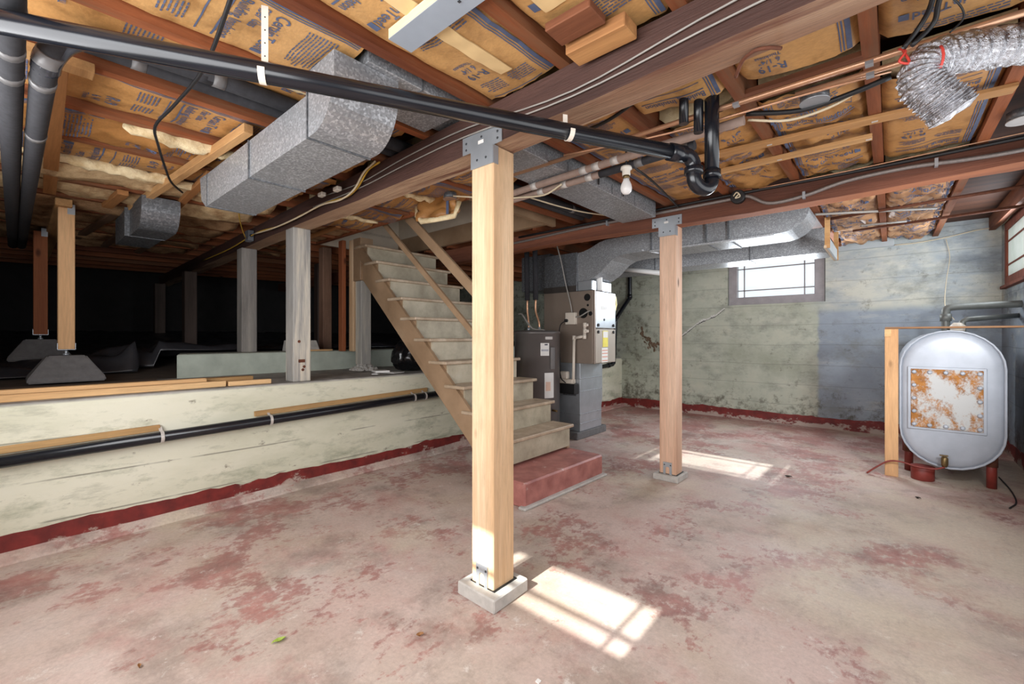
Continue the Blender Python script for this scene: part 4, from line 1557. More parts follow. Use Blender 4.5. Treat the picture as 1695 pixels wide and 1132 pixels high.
# boot rising into the joist bay
d2 = thing('joist_duct', 'flat galvanised duct running along the joist bay above the post', 'duct', (-1.62, 2.0, 2.2))
for (a, b, dz) in ((0.87, 1.36, 0.0), (1.60, 3.50, -0.05)):
    B('duct_section', GALV, d2, -1.77, -1.47, a, b, zj(a) + dz, zj(b) + 0.13, bev=0.003)
B('duct_section', GALV, d2, -1.76, -1.48, 1.36, 1.60, zj(1.5) + 0.02, zj(1.5) + 0.13)
for (x, y) in ((-1.46, 1.75), (-1.46, 2.55), (-1.46, 2.9)):
    obj('hanger', bar(nb(), (x, y, zj(y) - 0.054), (x, y, zj(y) + 0.03), 0.012, 0.004, (1, 0, 0)), CABLE, d2)
for y in (2.2, 2.75, 3.1):
    B('seam', GALVD, d2, -1.772, -1.468, y - 0.003, y + 0.003, zj(y) - 0.072, zj(y) + 0.0)
B('seam', GALVD, d2, -1.772, -1.468, 1.117, 1.123, zj(.87) - 0.004, zj(1.1) + 0.05)

# small elbow farther over the crawl space
d3 = thing('branch_duct', 'small dull galvanised duct elbow over the crawl space, left of the big duct', 'duct', (-4.1, 0.68, 1.95))
e2 = [(-4.42, 1.975)] + [(-4.10 + 0.16 * math.sin(R(a)), 1.975 + 0.17 - 0.17 * math.cos(R(a))) for a in range(0, 91, 10)] + [(-3.94, 2.19), (-4.42, 2.19)]
obj('elbow', prism(nb(), e2, 0.59, 0.81, 'xz'), GALVD, d3)
B('body', GALVD, d3, -4.95, -4.42, 0.57, 0.795, 1.98, 2.185)
B('seam', GALVD, d3, -4.425, -4.415, 0.56, 0.805, 1.972, 2.19)

# furnace trunk
TY0, TY1 = 4.40, 4.86
tr = thing('trunk_duct', 'large galvanised trunk duct curving up from the furnace to run below the joists', 'duct', (-1.6, 4.6, 2.1))
low = [(-2.80, 1.80), (-2.69, 1.84), (-2.58, 1.885), (-2.49, 1.94), (-2.42, 2.0), (-2.36, 2.055), (-2.28, 2.092), (-2.18, 2.105), (-1.9, 2.105)]
hi = [(-1.9, 2.296), (-2.42, 2.296), (-2.52, 2.275), (-2.62, 2.23), (-2.72, 2.20), (-2.80, 2.19)]
obj('curved_section', prism(nb(), low + hi, TY0, TY1, 'xz'), GALV, tr)
str_ = [(-1.9, 2.105), (-0.80, 2.105)] + [(-0.76 + 0.24 * math.sin(R(a)), 2.105 + 0.185 - 0.185 * math.cos(R(a))) for a in range(0, 91, 9)] + [(-1.9, 2.296)]
obj('straight_section', prism(nb(), str_, TY0 + 0.01, TY1, 'xz'), GALV, tr)
bm = nb()
box(bm, -1.9, -0.78, TY0 - 0.02, TY0 + 0.012, 2.088, 2.104)
obj('bottom_flange', bm, GALVL, tr)
for x in (-1.9, -1.35, -1.15):
    B('seam', GALVD, tr, x - 0.008, x + 0.008, TY0 - 0.006, TY1, 2.098, 2.296)
bm = nb(); bar(bm, (-2.0, TY0 - 0.01, 2.12), (-1.86, TY0 + 0.1, 2.085), 0.012, 0.012)
obj('hanger_strap', bm, GALVL, tr)
d4 = thing('return_duct', 'long grey duct crossing in front of the top of the far window', 'duct', (-1.9, 5.7, 2.05))
B('body', GALV, d4, -3.3, -0.50, 5.45, 5.85, 2.062, 2.318, bev=0.004)
for x in (-2.3, -1.2):
    B('seam', GALVD, d4, x - 0.006, x + 0.006, 5.443, 5.85, 2.056, 2.318)
# wooden hanger at the end of the ducts
r = thing('duct_hanger', 'wooden hanger frame with drop sticks at the end of the return duct', 'hanger', (-0.5, 5.3, 2.0))
B('drop_stick', LATHX, r, -0.47, -0.43, 5.00, 5.03, 2.03, zj(5) - 0.001)
B('drop_stick', LATHX, r, -0.47, -0.43, 5.86, 5.89, 2.03, zj(5.9) - 0.001)
B('cross_board', wood('pale_board', (214, 190, 160), (186, 160, 128), axis='Y', knots=False), r, -0.475, -0.455, 4.99, 5.9, 2.03, 2.055)
B('cheek_board', BACKDARK, r, -0.455, -0.44, 5.03, 5.86, 2.03, 2.14)

# ------------------------------------------------------------------ furnace
f = thing('furnace', 'taupe upright furnace with silver door standing on a galvanised base', 'furnace', (-2.95, 4.62, 0.08))
FX0, FX1, FY0, FY1, FZ0, FZ1 = -3.28, -2.55, 4.37, 4.87, 0.887, 1.737
B('cabinet', FURN, f, FX0, FX1 - 0.03, FY0, FY1, FZ0, FZ1, bev=0.006)
dr = B('upper_door', SMOOTHGALV, f, FX1 - 0.03, FX1, FY0 + 0.03, FY1 - 0.01, 1.30, FZ1 - 0.01, bev=0.006)
B('door_trim', FURN, f, FX1 - 0.032, FX1 - 0.004, FY0, FY0 + 0.028, FZ0, FZ1, bev=0.004)
lo_ = B('lower_door', plain('pale_taupe_enamel', (178, 168, 156), 0.4, 0.2, 0.05, 5, 0.02), f, FX1 - 0.03, FX1, FY0 + 0.03, FY1 - 0.01, FZ0 + 0.006, 1.29, bev=0.006)
B('badge', PAPER, dr, FX1, FX1 + 0.003, 4.50, 4.64, 1.52, 1.56)
obj('door_latch', lathe(nb(), (FX1, 4.58, 1.40), [(0.014, 0.0), (0.014, 0.006)], 12, 'X'), CABLE, dr)
for (y, z) in ((4.44, 1.335), (4.80, 1.335)):
    obj('door_knob', lathe(nb(), (FX1, y, z), [(0.018, 0.0), (0.018, 0.012), (0.01, 0.014)], 12, 'X'), CABLE, dr)
for (y, z) in ((4.44, 1.255), (4.80, 1.255)):
    obj('door_knob', lathe(nb(), (FX1, y, z), [(0.018, 0.0), (0.018, 0.012), (0.01, 0.014)], 12, 'X'), CABLE, lo_)
yl = B('energy_label', YELLOW, lo_, FX1, FX1 + 0.004, 4.545, 4.665, 1.08, 1.27)
B('label_heading', PAPER, yl, FX1 + 0.004, FX1 + 0.005, 4.55, 4.66, 1.19, 1.262)
wl = B('warning_label', PAPER, lo_, FX1, FX1 + 0.004, 4.52, 4.66, 0.90, 1.07)
for z in (0.915, 0.96, 1.0, 1.035):
    B('label_stripe', ORANGE, wl, FX1 + 0.004, FX1 + 0.005, 4.525, 4.655, z, z + 0.008)
HOLE = plain('black_opening', (8, 8, 9), 0.9, 0, 0.05, 5, 0)
for (x, z, rr) in ((-2.653, 1.657, 0.042), (-2.645, 1.565, 0.014), (-2.705, 1.475, 0.06), (-2.61, 1.467, 0.026)):
    obj('knockout_hole', lathe(nb(), (x, FY0, z), [(rr, -0.0015), (rr, 0.004)], 20, 'Y'), HOLE, f)
B('base_plenum', SMOOTHGALV, f, -3.20, -2.75, 4.37, 4.87, 0.085, FZ0, bev=0.004)
for z in (0.17, 0.28, 0.55, 0.70):
    B('plenum_seam', GALV, f, -3.2, -2.745, 4.366, 4.874, z, z + 0.008)
obj('return_boot', prism(nb(), [(4.87, 0.10), (4.93, 0.22), (4.98, 0.42), (4.98, FZ0 - 0.01), (4.87, FZ0 - 0.01)], -3.1, -2.80, 'yz'), SMOOTHGALV, f)
B('top_plenum', GALVD, f, FX0, -2.80, FY0 + 0.01, FY1, FZ1, 2.20, bev=0.004)
B('top_tray', plain('sooty_band', (60, 54, 50), 0.7, 0.1, 0.3, 20, 0.1), f, FX0 - 0.004, -2.81, FY0 + 0.002, FY0 + 0.012, FZ1 + 0.002, FZ1 + 0.07)
B('side_duct', GALVD, f, -3.75, FX0, 4.50, FY1 - 0.01, 1.80, 2.26, bev=0.004)
B('coil_case', SMOOTHGALV, f, -2.80, -2.60, FY0 + 0.02, FY1 - 0.02, FZ1, 1.86, bev=0.01)
bm = nb(); tube(bm, catmull([(-2.60, 4.55, 1.74), (-2.60, 4.55, 1.84), (-2.60, 4.55, 1.90), (-2.62, 4.62, 1.96), (-2.66, 4.75, 1.97)], 5), 0.04, 16)
obj('flue_pipe', bm, WHITEPVC, f)
bm = nb(); box(bm, -2.55, -2.50, 4.80, 4.86, 1.55, 1.72)
obj('yellow_tag', prism(nb(), [(4.875, 1.50), (4.93, 1.52), (4.97, 1.60), (4.945, 1.70), (4.90, 1.71), (4.905, 1.69), (4.935, 1.67), (4.945, 1.60), (4.92, 1.555), (4.885, 1.55)], -2.60, -2.585, 'yz'), YPLAST, f)
bm.free()
obj('furnace_pad', box(nb(), -3.35, -2.73, 4.28, 4.96, 0.0, 0.085, bev=0.008), CONCD, None, 'dark concrete pad under the furnace base', 'pad')
# switch box with its cable
sw = thing('switch_box', 'white square switch box on the furnace side with a plug', 'switch box', (-2.85, 4.35, 1.40))
B('box', CREAMP, sw, -2.925, -2.79, 4.318, FY0 - 0.001, 1.345, 1.485, bev=0.004)
obj('plug', lathe(nb(), (-2.90, 4.318, 1.39), [(0.02, -0.03), (0.02, 0.0)], 12, 'Y'), CABLE, sw)
cable('furnace_cable', [(-2.90, 4.29, 1.39), (-2.97, 4.28, 1.33), (-3.0, 4.30, 1.15), (-3.0, 4.33, 0.9), (-2.96, 4.28, 0.72), (-2.88, 4.26, 0.66)], 0.006, CABLE, 'thin black cord from the switch box down to the pump')
cable('armoured_cable', [(-2.84, 4.335, 1.485), (-2.86, 4.33, 1.60), (-2.93, 4.33, 1.85), (-2.97, 4.30, 2.1), (-3.02, 4.28, 2.30)], 0.008, GREYCABLE, 'grey armoured cable hanging from the joists to the switch box')
cable('armoured_whip', [(-2.79, 4.34, 1.43), (-2.72, 4.33, 1.44), (-2.65, 4.345, 1.48), (-2.62, 4.369, 1.50)], 0.008, GREYCABLE, 'short grey armoured whip from the switch box into the furnace')
cd = thing('condensate_pipe', 'white plastic condensate pipe zigzagging down the furnace side', 'pipe', (-2.8, 4.3, 0.7))
for pts in ([(-2.615, 4.32, 1.335), (-2.655, 4.32, 1.335), (-2.66, 4.32, 1.20)], [(-2.66, 4.32, 1.205), (-2.80, 4.32, 1.185)], [(-2.80, 4.32, 1.19), (-2.80, 4.30, 0.62)], [(-2.61, 4.32, 1.265), (-2.655, 4.32, 1.265)]):
    obj('pipe_run', tube(nb(), pts, 0.017, 10), CREAMP, cd)
for p in ((-2.655, 4.32, 1.335), (-2.66, 4.32, 1.2), (-2.80, 4.32, 1.188), (-2.655, 4.32, 1.265)):
    obj('fitting', lathe(nb(), p, [(0.022, -0.025), (0.022, 0.025)], 12), CREAMP, cd)
pu = thing('condensate_pump', 'small black and cream condensate pump by the furnace base', 'pump', (-2.95, 4.28, 0.52))
B('tank', CABLE, pu, -2.99, -2.76, 4.272, 4.364, 0.53, 0.65, bev=0.008)
B('lid', CREAMP, pu, -2.99, -2.80, 4.276, 4.36, 0.65, 0.70, bev=0.006)
B('motor', CREAMP, pu, -2.98, -2.88, 4.29, 4.352, 0.70, 0.79, bev=0.01)
B('wall_bracket', GALVD, pu, -2.99, -2.80, 4.364, 4.3695, 0.50, 0.66)

# ------------------------------------------------------------------ water heater
hx, hy, hr_ = -3.10, 4.00, 0.262
h = thing('water_heater', 'short grey cylindrical water heater between the stairs and the furnace', 'water heater', (hx, hy, 0))
obj('jacket', lathe(nb(), (hx, hy, 0), [(0.235, 0.02), (hr_, 0.04), (hr_, 1.235), (hr_ + 0.004, 1.237), (hr_ + 0.004, 1.25)], 48), HEATER, h)
obj('top_cap', lathe(nb(), (hx, hy, 1.25), [(hr_ + 0.006, -0.022), (hr_ + 0.006, 0.004), (hr_ - 0.02, 0.02), (0.02, 0.024)], 48), HEATER, h)
obj('foot_ring', lathe(nb(), (hx, hy, 0), [(0.24, 0.0), (0.24, 0.035)], 32), CABLE, h)


def wrap(name, a0, a1, z0, z1, mat, parent, dr_=0.003):
    bm = nb()
    n_ = 10
    V = []
    for i in range(n_ + 1):
        a = R(a0 + (a1 - a0) * i / n_)
        V.append([bm.verts.new((hx + q * math.cos(a), hy + q * math.sin(a), z)) for (q, z) in ((hr_ + 0.0005, z0), (hr_ + dr_, z0), (hr_ + dr_, z1), (hr_ + 0.0005, z1))])
    for i in range(n_):
        for j in range(4):
            bm.faces.new((V[i][j], V[i][(j + 1) % 4], V[i + 1][(j + 1) % 4], V[i + 1][j]))
    bm.faces.new(V[0]); bm.faces.new(list(reversed(V[-1])))
    bmesh.ops.recalc_face_normals(bm, faces=bm.faces)
    return obj(name, bm, mat, parent)


lb = wrap('rating_label', -44, -22, 0.99, 1.13, PAPER, h)
wrap('label_mark', -34, -26, 1.105, 1.12, PRINT, lb, 0.004)
wrap('label_text', -42, -24, 1.04, 1.06, plain('grey_label_ink', (170, 172, 180), 0.6), lb, 0.004)
lb = wrap('instruction_label', -34, -8, 0.52, 0.80, PAPER, h)
wrap('label_text', -31, -18, 0.60, 0.70, plain('pale_orange_ink', (224, 190, 170), 0.6), lb, 0.004)
wrap('access_panel', -18, -4, 0.84, 1.08, plain('grey_heater_panel', (126, 122, 120), 0.35, 0.3), h, 0.006)
wrap('tape_piece', -32, -12, 1.17, 1.20, TAPE, h)
obj('drain_valve', tube(nb(), [(hx + hr_ * 0.95, hy - 0.05, 0.38), (hx + hr_ + 0.06, hy - 0.06, 0.38)], 0.012, 10), BRASS, h)
for (dx, dy, lbl) in ((-0.145, 0.0, 'left of the two copper lines dropping into the water heater'), (-0.02, 0.0, 'right of the two copper lines dropping into the water heater')):
    w_ = thing('water_line', lbl, 'pipe', (hx + dx, hy + dy, 1.27))
    kink = 0.05 if dx > -0.1 else 0.02
    obj('copper_run', tube(nb(), catmull([(hx + dx + kink, hy + dy, 1.265), (hx + dx + kink, hy + dy, 1.36), (hx + dx, hy + dy, 1.50), (hx + dx, hy + dy, 1.64)], 5), 0.012, 10), COPPER, w_)
    obj('foam_sleeve', tube(nb(), [(hx + dx, hy + dy, 1.63), (hx + dx - 0.012, hy + dy, 2.29)], 0.03, 14), FOAM, w_)
    obj('fitting', lathe(nb(), (hx + dx + kink, hy + dy, 1.262), [(0.018, 0.0), (0.018, 0.05)], 10), SMOOTHGALV, w_)
cable('heater_conduit', [(hx - 0.24, hy - 0.05, 1.47), (hx - 0.16, hy - 0.08, 1.46), (hx - 0.06, hy - 0.1, 1.36), (hx + 0.02, hy - 0.1, 1.29), (hx + 0.14, hy - 0.1, 1.278), (hx + 0.18, hy - 0.1, 1.27)], 0.011, GREYCABLE, 'grey flexible conduit looping onto the water heater top')

# pipes in the far corner
p = thing('vent_pipe', 'white plastic pipe sloping from the furnace towards the second post', 'pipe', (-2.4, 5.3, 2.0))
obj('pipe', tube(nb(), [(-2.82, 5.3, 2.125), (-2.0, 5.3, 1.96)], 0.03, 16), WHITEPVC, p)
obj('coupling', tube(nb(), [(-2.82, 5.3, 2.125), (-2.76, 5.3, 2.113)], 0.036, 16), WHITEPVC, p)
obj('hanger_wire', tube(nb(), [(-2.722, 5.3, 2.09), (-2.722, 5.3, zj(5.3) + 0.004)], 0.004, 6), SMOOTHGALV, p)
p = thing('corner_drain', 'black plastic drain pipe bending up the far left corner', 'pipe', (-3.47, 6.6, 0.7))
obj('pipe', tube(nb(), catmull([(-3.49, 5.6, 0.70), (-3.49, 6.45, 0.735), (-3.49, 6.55, 0.76), (-3.48, 6.575, 0.83), (-3.45, 6.575, 1.45), (-3.44, 6.60, 1.52), (-3.40, 6.93, 1.83), (-3.38, 6.955, 1.90), (-3.38, 6.955, 2.35)], 5), 0.034, 14), ABS, p)
for (q0, q1) in (((-3.38, 6.955, 1.86), (-3.38, 6.955, 1.93)), ((-3.49, 6.38, 0.732), (-3.49, 6.45, 0.735))):
    obj('coupling', tube(nb(), [q0, q1], 0.04, 14), ABS, p)
cable('hanging_wire', [(-2.72, 5.0, 2.35), (-2.72, 5.0, 1.8), (-2.715, 5.0, 1.45)], 0.004, GREYCABLE, 'thin grey wire hanging behind the furnace door')
# rough patch knocked into the far wall
bm = nb()
random.seed(21)
for i in range(46):
    q = random.random()
    x = -3.22 + 0.20 * q + random.gauss(0, 0.025)
    z = 1.33 - 0.30 * q + random.gauss(0, 0.025)
    if i > 34:
        x, z = -2.95 + random.gauss(0, 0.03), 1.06 + random.gauss(0, 0.04)
    s_ = random.uniform(0.008, 0.03)
    m = Matrix.Translation((x, YB - 0.001, z)) @ Matrix.Rotation(random.uniform(0, 3), 4, 'Y') @ Matrix.Diagonal((s_ * 1.4, 0.008, s_ * 0.8, 1))
    bmesh.ops.create_icosphere(bm, subdivisions=1, radius=1, matrix=m)
obj('mortar_lumps', bm, plain('brown_spalled_concrete', (112, 92, 74), 0.95, 0, 0.5, 20, 0.7), wall_back, kind='stuff')

# ------------------------------------------------------------------ oil tank
t_ = thing('oil_tank', 'white oval oil tank with a rust-streaked bolted plate in the right corner', 'oil tank', (0.36, 5.6, 0.12))
cx_, hw, z0_, z1_ = 0.362, 0.308, 0.122, 1.252


def oval(scale, n=14):
    pts = []
    rr = hw * scale
    zc1, zc0 = z1_ - hw, z0_ + hw
    for i in range(n + 1):
        a = math.pi * i / n
        pts.append((cx_ + rr * math.cos(a), zc1 + rr * math.sin(a)))
    for i in range(n + 1):
        a = math.pi + math.pi * i / n
        pts.append((cx_ + rr * math.cos(a), zc0 + rr * math.sin(a)))
    return pts


bm = nb()
rings = []
for (sc, y) in ((0.45, 4.985), (0.75, 4.988), (0.88, 4.993), (0.955, 5.008), (0.965, 5.03), (0.968, 5.05), (0.968, 6.35), (0.94, 6.40), (0.5, 6.42)):
    rings.append([bm.verts.new((q[0], y, q[1])) for q in oval(sc)])
for i in range(len(rings) - 1):
    n_ = len(rings[i])
    for j in range(n_):
        bm.faces.new((rings[i][j], rings[i][(j + 1) % n_], rings[i + 1][(j + 1) % n_], rings[i + 1][j])).smooth = True
bm.faces.new(rings[0]); bm.faces.new(list(reversed(rings[-1])))
bmesh.ops.recalc_face_normals(bm, faces=bm.faces)
obj('shell', bm, TANK, t_)
bm = nb()
A_ = oval(1.0); B_ = oval(0.955)
VV = [[bm.verts.new((q[0], y, q[1])) for q in P_] for (P_, y) in ((B_, 5.0), (A_, 4.99), (A_, 5.04), (B_, 5.045))]
n_ = len(A_)
for i in range(4):
    for j in range(n_):
        bm.faces.new((VV[i][j], VV[i][(j + 1) % n_], VV[(i + 1) % 4][(j + 1) % n_], VV[(i + 1) % 4][j])).smooth = True
bmesh.ops.recalc_face_normals(bm, faces=bm.faces)
obj('rolled_rim', bm, TANK, t_)
pl = B('inspection_plate', TANKPLATE, t_, 0.125, 0.545, 4.972, 4.99, 0.445, 0.93, bev=0.004)
B('plate_border', TANK, t_, 0.105, 0.565, 4.978, 4.992, 0.425, 0.95, bev=0.004)
for i in range(5):
    for (x, z) in ((0.145 + 0.095 * i, 0.905), (0.145 + 0.095 * i, 0.468)):
        obj('bolt', lathe(nb(), (x, 4.972, z), [(0.006, -0.013), (0.014, -0.009), (0.017, 0.0)], 10, 'Y'), TANK, pl)
for i in range(1, 4):
    for x in (0.145, 0.525):
        obj('bolt', lathe(nb(), (x, 4.972, 0.468 + 0.109 * i), [(0.006, -0.013), (0.014, -0.009), (0.017, 0.0)], 10, 'Y'), TANK, pl)
v_ = obj('drain_valve', tube(nb(), [(0.325, 4.99, 0.215), (0.325, 4.93, 0.215)], 0.016, 12), BRASS, t_)
obj('valve_body', lathe(nb(), (0.325, 4.925, 0.20), [(0.015, -0.05), (0.022, -0.03), (0.022, 0.02), (0.012, 0.035)], 12), BRASS, v_)
obj('valve_handle', box(nb(), 0.295, 0.345, 4.915, 4.935, 0.238, 0.246), BRASS, v_)
for (x, y) in ((0.60, 5.09), (0.12, 5.3), (0.60, 6.2), (0.12, 6.2)):
    obj('leg', tube(nb(), [(x, y, 0.0), (x, y, 0.30)], 0.03, 14), REDPAINT, t_)
    obj('leg_bracket', tube(nb(), [(x, y, 0.17), (x, y, 0.30)], 0.036, 14), RUST, t_)
# shelf board over the tank with its stud
obj('shelf_board', box(nb(), -0.04, 0.76, 4.955, 5.25, 1.268, 1.282), wood('rusty_shelf', (176, 134, 96), (120, 84, 56), axis='X'), None, 'thin brown board laid level over the front of the oil tank', 'board')
obj('shelf_stud', box(nb(), -0.042, 0.047, 4.962, 5.0, 0.0, 1.266, bev=0.003), FIRO, None, 'orange upright stud holding the board left of the oil tank', 'post')
obj('stud_block', box(nb(), -0.042, 0.0, 4.950, 4.962, 1.20, 1.262), LUM, bpy.data.objects['shelf_stud'])
cn = thing('red_can', 'red metal can on the floor under the oil tank', 'can', (0.20, 5.02, 0))
obj('body', lathe(nb(), (0.20, 5.03, 0), [(0.072, 0.0), (0.075, 0.004), (0.075, 0.105), (0.07, 0.11)], 24), REDPAINT, cn)
obj('rim', lathe(nb(), (0.20, 5.03, 0.105), [(0.078, 0.0), (0.078, 0.008), (0.06, 0.009)], 24), REDPAINT, cn)
cable('oil_line', [(-0.16, 4.90, 0.01), (-0.10, 4.905, 0.07), (-0.02, 4.915, 0.135), (0.06, 4.92, 0.145), (0.16, 4.91, 0.125), (0.26, 4.91, 0.125), (0.325, 4.915, 0.15)], 0.007, REDPAINT, 'thin red oil line bending from the tank valve to the floor', 'pipe')
# fill pipes on the tank
fp = thing('fill_pipe', 'grey steel fill pipe elbow rising from the tank to the right wall', 'pipe', (0.4, 5.9, 1.25))
obj('pipe', tube(nb(), catmull([(0.40, 5.95, 1.24), (0.40, 5.95, 1.42), (0.41, 5.96, 1.47), (0.46, 5.97, 1.485), (0.60, 6.0, 1.49), (XR + 0.03, 6.05, 1.50)], 5), 0.032, 14), plain('dull_grey_steel', (110, 112, 108), 0.5, 0.3, 0.2, 12, 0.1), fp)
obj('elbow_collar', tube(nb(), [(0.40, 5.95, 1.35), (0.40, 5.95, 1.42)], 0.042, 14), plain('dull_grey_steel', (110, 112, 108)), fp)
vp = thing('tank_vent_pipe', 'lower grey pipe with a pale coupling behind the fill pipe', 'pipe', (0.5, 5.8, 1.3))
obj('pipe', tube(nb(), [(0.50, 5.80, 1.24), (0.50, 5.80, 1.34), (0.53, 5.80, 1.36), (XR + 0.03, 6.2, 1.40)], 0.024, 12), plain('dull_grey_steel', (110, 112, 108)), vp)
obj('coupling', lathe(nb(), (0.47, 5.8, 1.25), [(0.05, 0.0), (0.055, 0.05), (0.03, 0.08)], 14), CREAMP, vp)
cable('tank_wire', [(0.47, 6.97, 2.31), (0.50, 6.96, 2.1), (0.46, 6.8, 1.8), (0.42, 6.3, 1.5), (0.45, 5.85, 1.36)], 0.0032, WCABLE, 'thin white wire hanging down the far wall to the tank')
cable('wall_top_cable', [(0.03, 6.955, 2.30), (0.22, 6.96, 2.30), (0.45, 6.97, 2.325), (0.70, 6.97, 2.37), (XR - 0.02, 6.90, 2.385), (XR - 0.02, 6.2, 2.39)], 0.005, WCABLE, 'white cable sagging along the top of the far wall')

# ------------------------------------------------------------------ pipes under the ceiling
m = thing('drain_pipe', 'long black plastic drain pipe crossing below the beam to a curved trap', 'pipe', (-1.2, 0.9, 1.98))
P0 = Vector((-2.10, -0.74, 2.005)); E_ = Vector((-0.67, 1.875, 1.975))
dv = (E_ - P0); dv.z = 0; dv.normalize()
up = Vector((0, 0, 1))
obj('main_run', tube(nb(), [P0, E_], 0.0305, 20), ABS, m)
obj('coupling', tube(nb(), [E_ - dv * 0.07, E_ + dv * 0.005], 0.036, 20), ABS, m)
pts = [E_] + arc(E_ + dv * 0.01 - up * 0.05, dv, up, 0.05, 90, 0, 6)
pts += [E_ + dv * 0.06 - up * 0.07]
c_ = E_ + dv * 0.11 - up * 0.085
pts += arc(c_, -dv, -up, 0.05, 0, 180, 12)
obj('trap_bend', tube(nb(), pts, 0.0305, 18), ABS, m)
obj('trap_nut', tube(nb(), [E_ + dv * 0.06 - up * 0.05, E_ + dv * 0.06 - up * 0.078], 0.039, 18), ABS, m)
rz = E_ + dv * 0.16
obj('riser', tube(nb(), [(rz.x, rz.y, E_.z - 0.09), (rz.x, rz.y, 2.42)], 0.030, 18), ABS, m)
obj('trap_nut', tube(nb(), [(rz.x, rz.y, E_.z - 0.085), (rz.x, rz.y, E_.z - 0.05)], 0.037, 18), ABS, m)
for (dx, dy, z0, lbl) in ((-0.05, -0.02, 2.10, 'short black pipe stub left of the trap riser'), (-0.10, -0.06, 2.14, 'farther short black pipe stub left of the trap riser')):
    obj('pipe_stub', tube(nb(), [(rz.x + dx, rz.y + dy, z0), (rz.x + dx, rz.y + dy, 2.42)], 0.02, 14), ABS, None, lbl, 'pipe', 'pipe stubs by the trap')


def strap_band(name, p, along, rad, topz, label):
    r_ = thing(name, label, 'strap', p)
    bm = nb()
    side = along.cross(up).normalized()
    w_ = 0.019
    q = [p + side * (rad + 0.002) * math.cos(R(a)) + up * (rad + 0.002) * math.sin(R(a)) for a in range(-180, 1, 15)]
    q = [Vector((q[0].x, q[0].y, topz))] + q
    for i in range(len(q) - 1):
        bar(bm, q[i], q[i + 1], w_, 0.0018, (q[i + 1] - q[i]).cross(along))
    obj('band', bm, CREAMP, r_)
    return r_, q


ps = P0 + (E_ - P0) * ((0.494 + 0.74) / (1.875 + 0.74))
sr, q = strap_band('pipe_strap', ps, dv, 0.0305, 2.215, 'white perforated strap holding the black drain pipe at the upper left')
for z in (2.06, 2.10, 2.14, 2.18):
    obj('hole', lathe(nb(), (q[0].x, q[0].y, z), [(0.0026, -0.0016), (0.0026, 0.0016)], 8, 'Y'), CABLE, sr)
ps = P0 + (E_ - P0) * ((1.40 + 0.74) / (1.875 + 0.74))
strap_band('pipe_strap', ps, dv, 0.0305, 2.07, 'cream strap tying the black drain pipe under the main beam')

# foam-sleeved water pipes
def foam_pipe(name, pts, r_, mat, label, tapes=(), k=5, group='foam sleeved pipes'):
    root = thing(name, label, 'pipe', pts[0], group)
    C_ = catmull(pts, k) if k else [Vector(q) for q in pts]
    obj('sleeve', tube(nb(), C_, r_, 14), mat, root)
    tot = sum((C_[i + 1] - C_[i]).length for i in range(len(C_) - 1))
    for tp in tapes:
        want = tp * tot
        acc = 0
        for i in range(len(C_) - 1):
            L = (C_[i + 1] - C_[i]).length
            if acc + L >= want:
                p = C_[i] + (C_[i + 1] - C_[i]) * ((want - acc) / L)
                dd = (C_[i + 1] - C_[i]).normalized()
                obj('tape_wrap', tube(nb(), [p - dd * 0.022, p + dd * 0.022], r_ + 0.0015, 14), TAPE if mat is FOAMG else plain('dark_grey_tape', (112, 110, 110), 0.4, 0.1, 0.15, 20, 0.1), root)
                break
            acc += L
    return root


foam_pipe('foam_pipe', [(-1.62, -0.012, 2.07), (-1.8, -0.008, 2.07), (-3.0, -0.006, 2.075), (-6.5, 0.0, 2.10)], 0.034, FOAM, 'black foam pipe running away from the camera at the left edge', (0.03, 0.08, 0.12))
foam_pipe('foam_pipe', [(-2.10, 0.55, 2.262), (-2.10, 0.30, 2.25), (-2.08, 0.17, 2.22), (-2.04, 0.10, 2.15), (-2.06, 0.072, 2.09), (-2.2, 0.068, 2.07), (-2.6, 0.066, 2.072), (-6.5, 0.055, 2.10)], 0.033, FOAM, 'black foam pipe with a shiny taped elbow at the upper left', (0.11, 0.15, 0.27))
obj('taped_elbow', tube(nb(), catmull([(-2.07, 0.155, 2.212), (-2.045, 0.105, 2.155), (-2.055, 0.076, 2.10), (-2.1, 0.07, 2.08)], 5), 0.0365, 14), plain('silvery_black_tape', (66, 68, 76), 0.22, 0.3, 0.2, 12, 0.1), [o for o in COL.objects if o.name == 'foam_pipe.001'][0])
foam_pipe('foam_pipe', [(-2.10, 0.5, 2.262), (-2.10, 1.2, 2.272), (-2.10, 2.1, 2.29), (-2.10, 3.5, 2.32)], 0.034, FOAM, 'right of the two black foam pipes along the joists behind the big duct', (0.02, 0.9))
foam_pipe('foam_pipe', [(-2.185, 0.15, 2.255), (-2.185, 1.2, 2.272), (-2.185, 2.1, 2.29), (-2.185, 3.5, 2.32)], 0.034, FOAM, 'left of the two black foam pipes along the joists behind the big duct', (0.05, 0.7))
foam_pipe('foam_pipe', [(-2.2, 2.215, 2.155), (-1.6, 2.195, 2.165), (-1.0, 2.175, 2.17), (-0.5, 2.17, 2.175)], 0.021, FOAMG, 'grey taped pipe above the other behind the main post', (0.28, 0.5, 0.55, 0.62, 0.75))
foam_pipe('foam_pipe', [(-2.2, 2.30, 2.150), (-1.6, 2.29, 2.158), (-1.28, 2.285, 2.16)], 0.021, FOAMG, 'lower grey taped pipe right of the main post', (0.5, 0.7, 0.9))
foam_pipe('foam_pipe', [(-1.30, 2.285, 2.16), (-1.0, 2.28, 2.165), (-0.75, 2.275, 2.17)], 0.023, FOAM, 'black foam section of the lower pipe beside the light bulb', (0.45, 0.9))
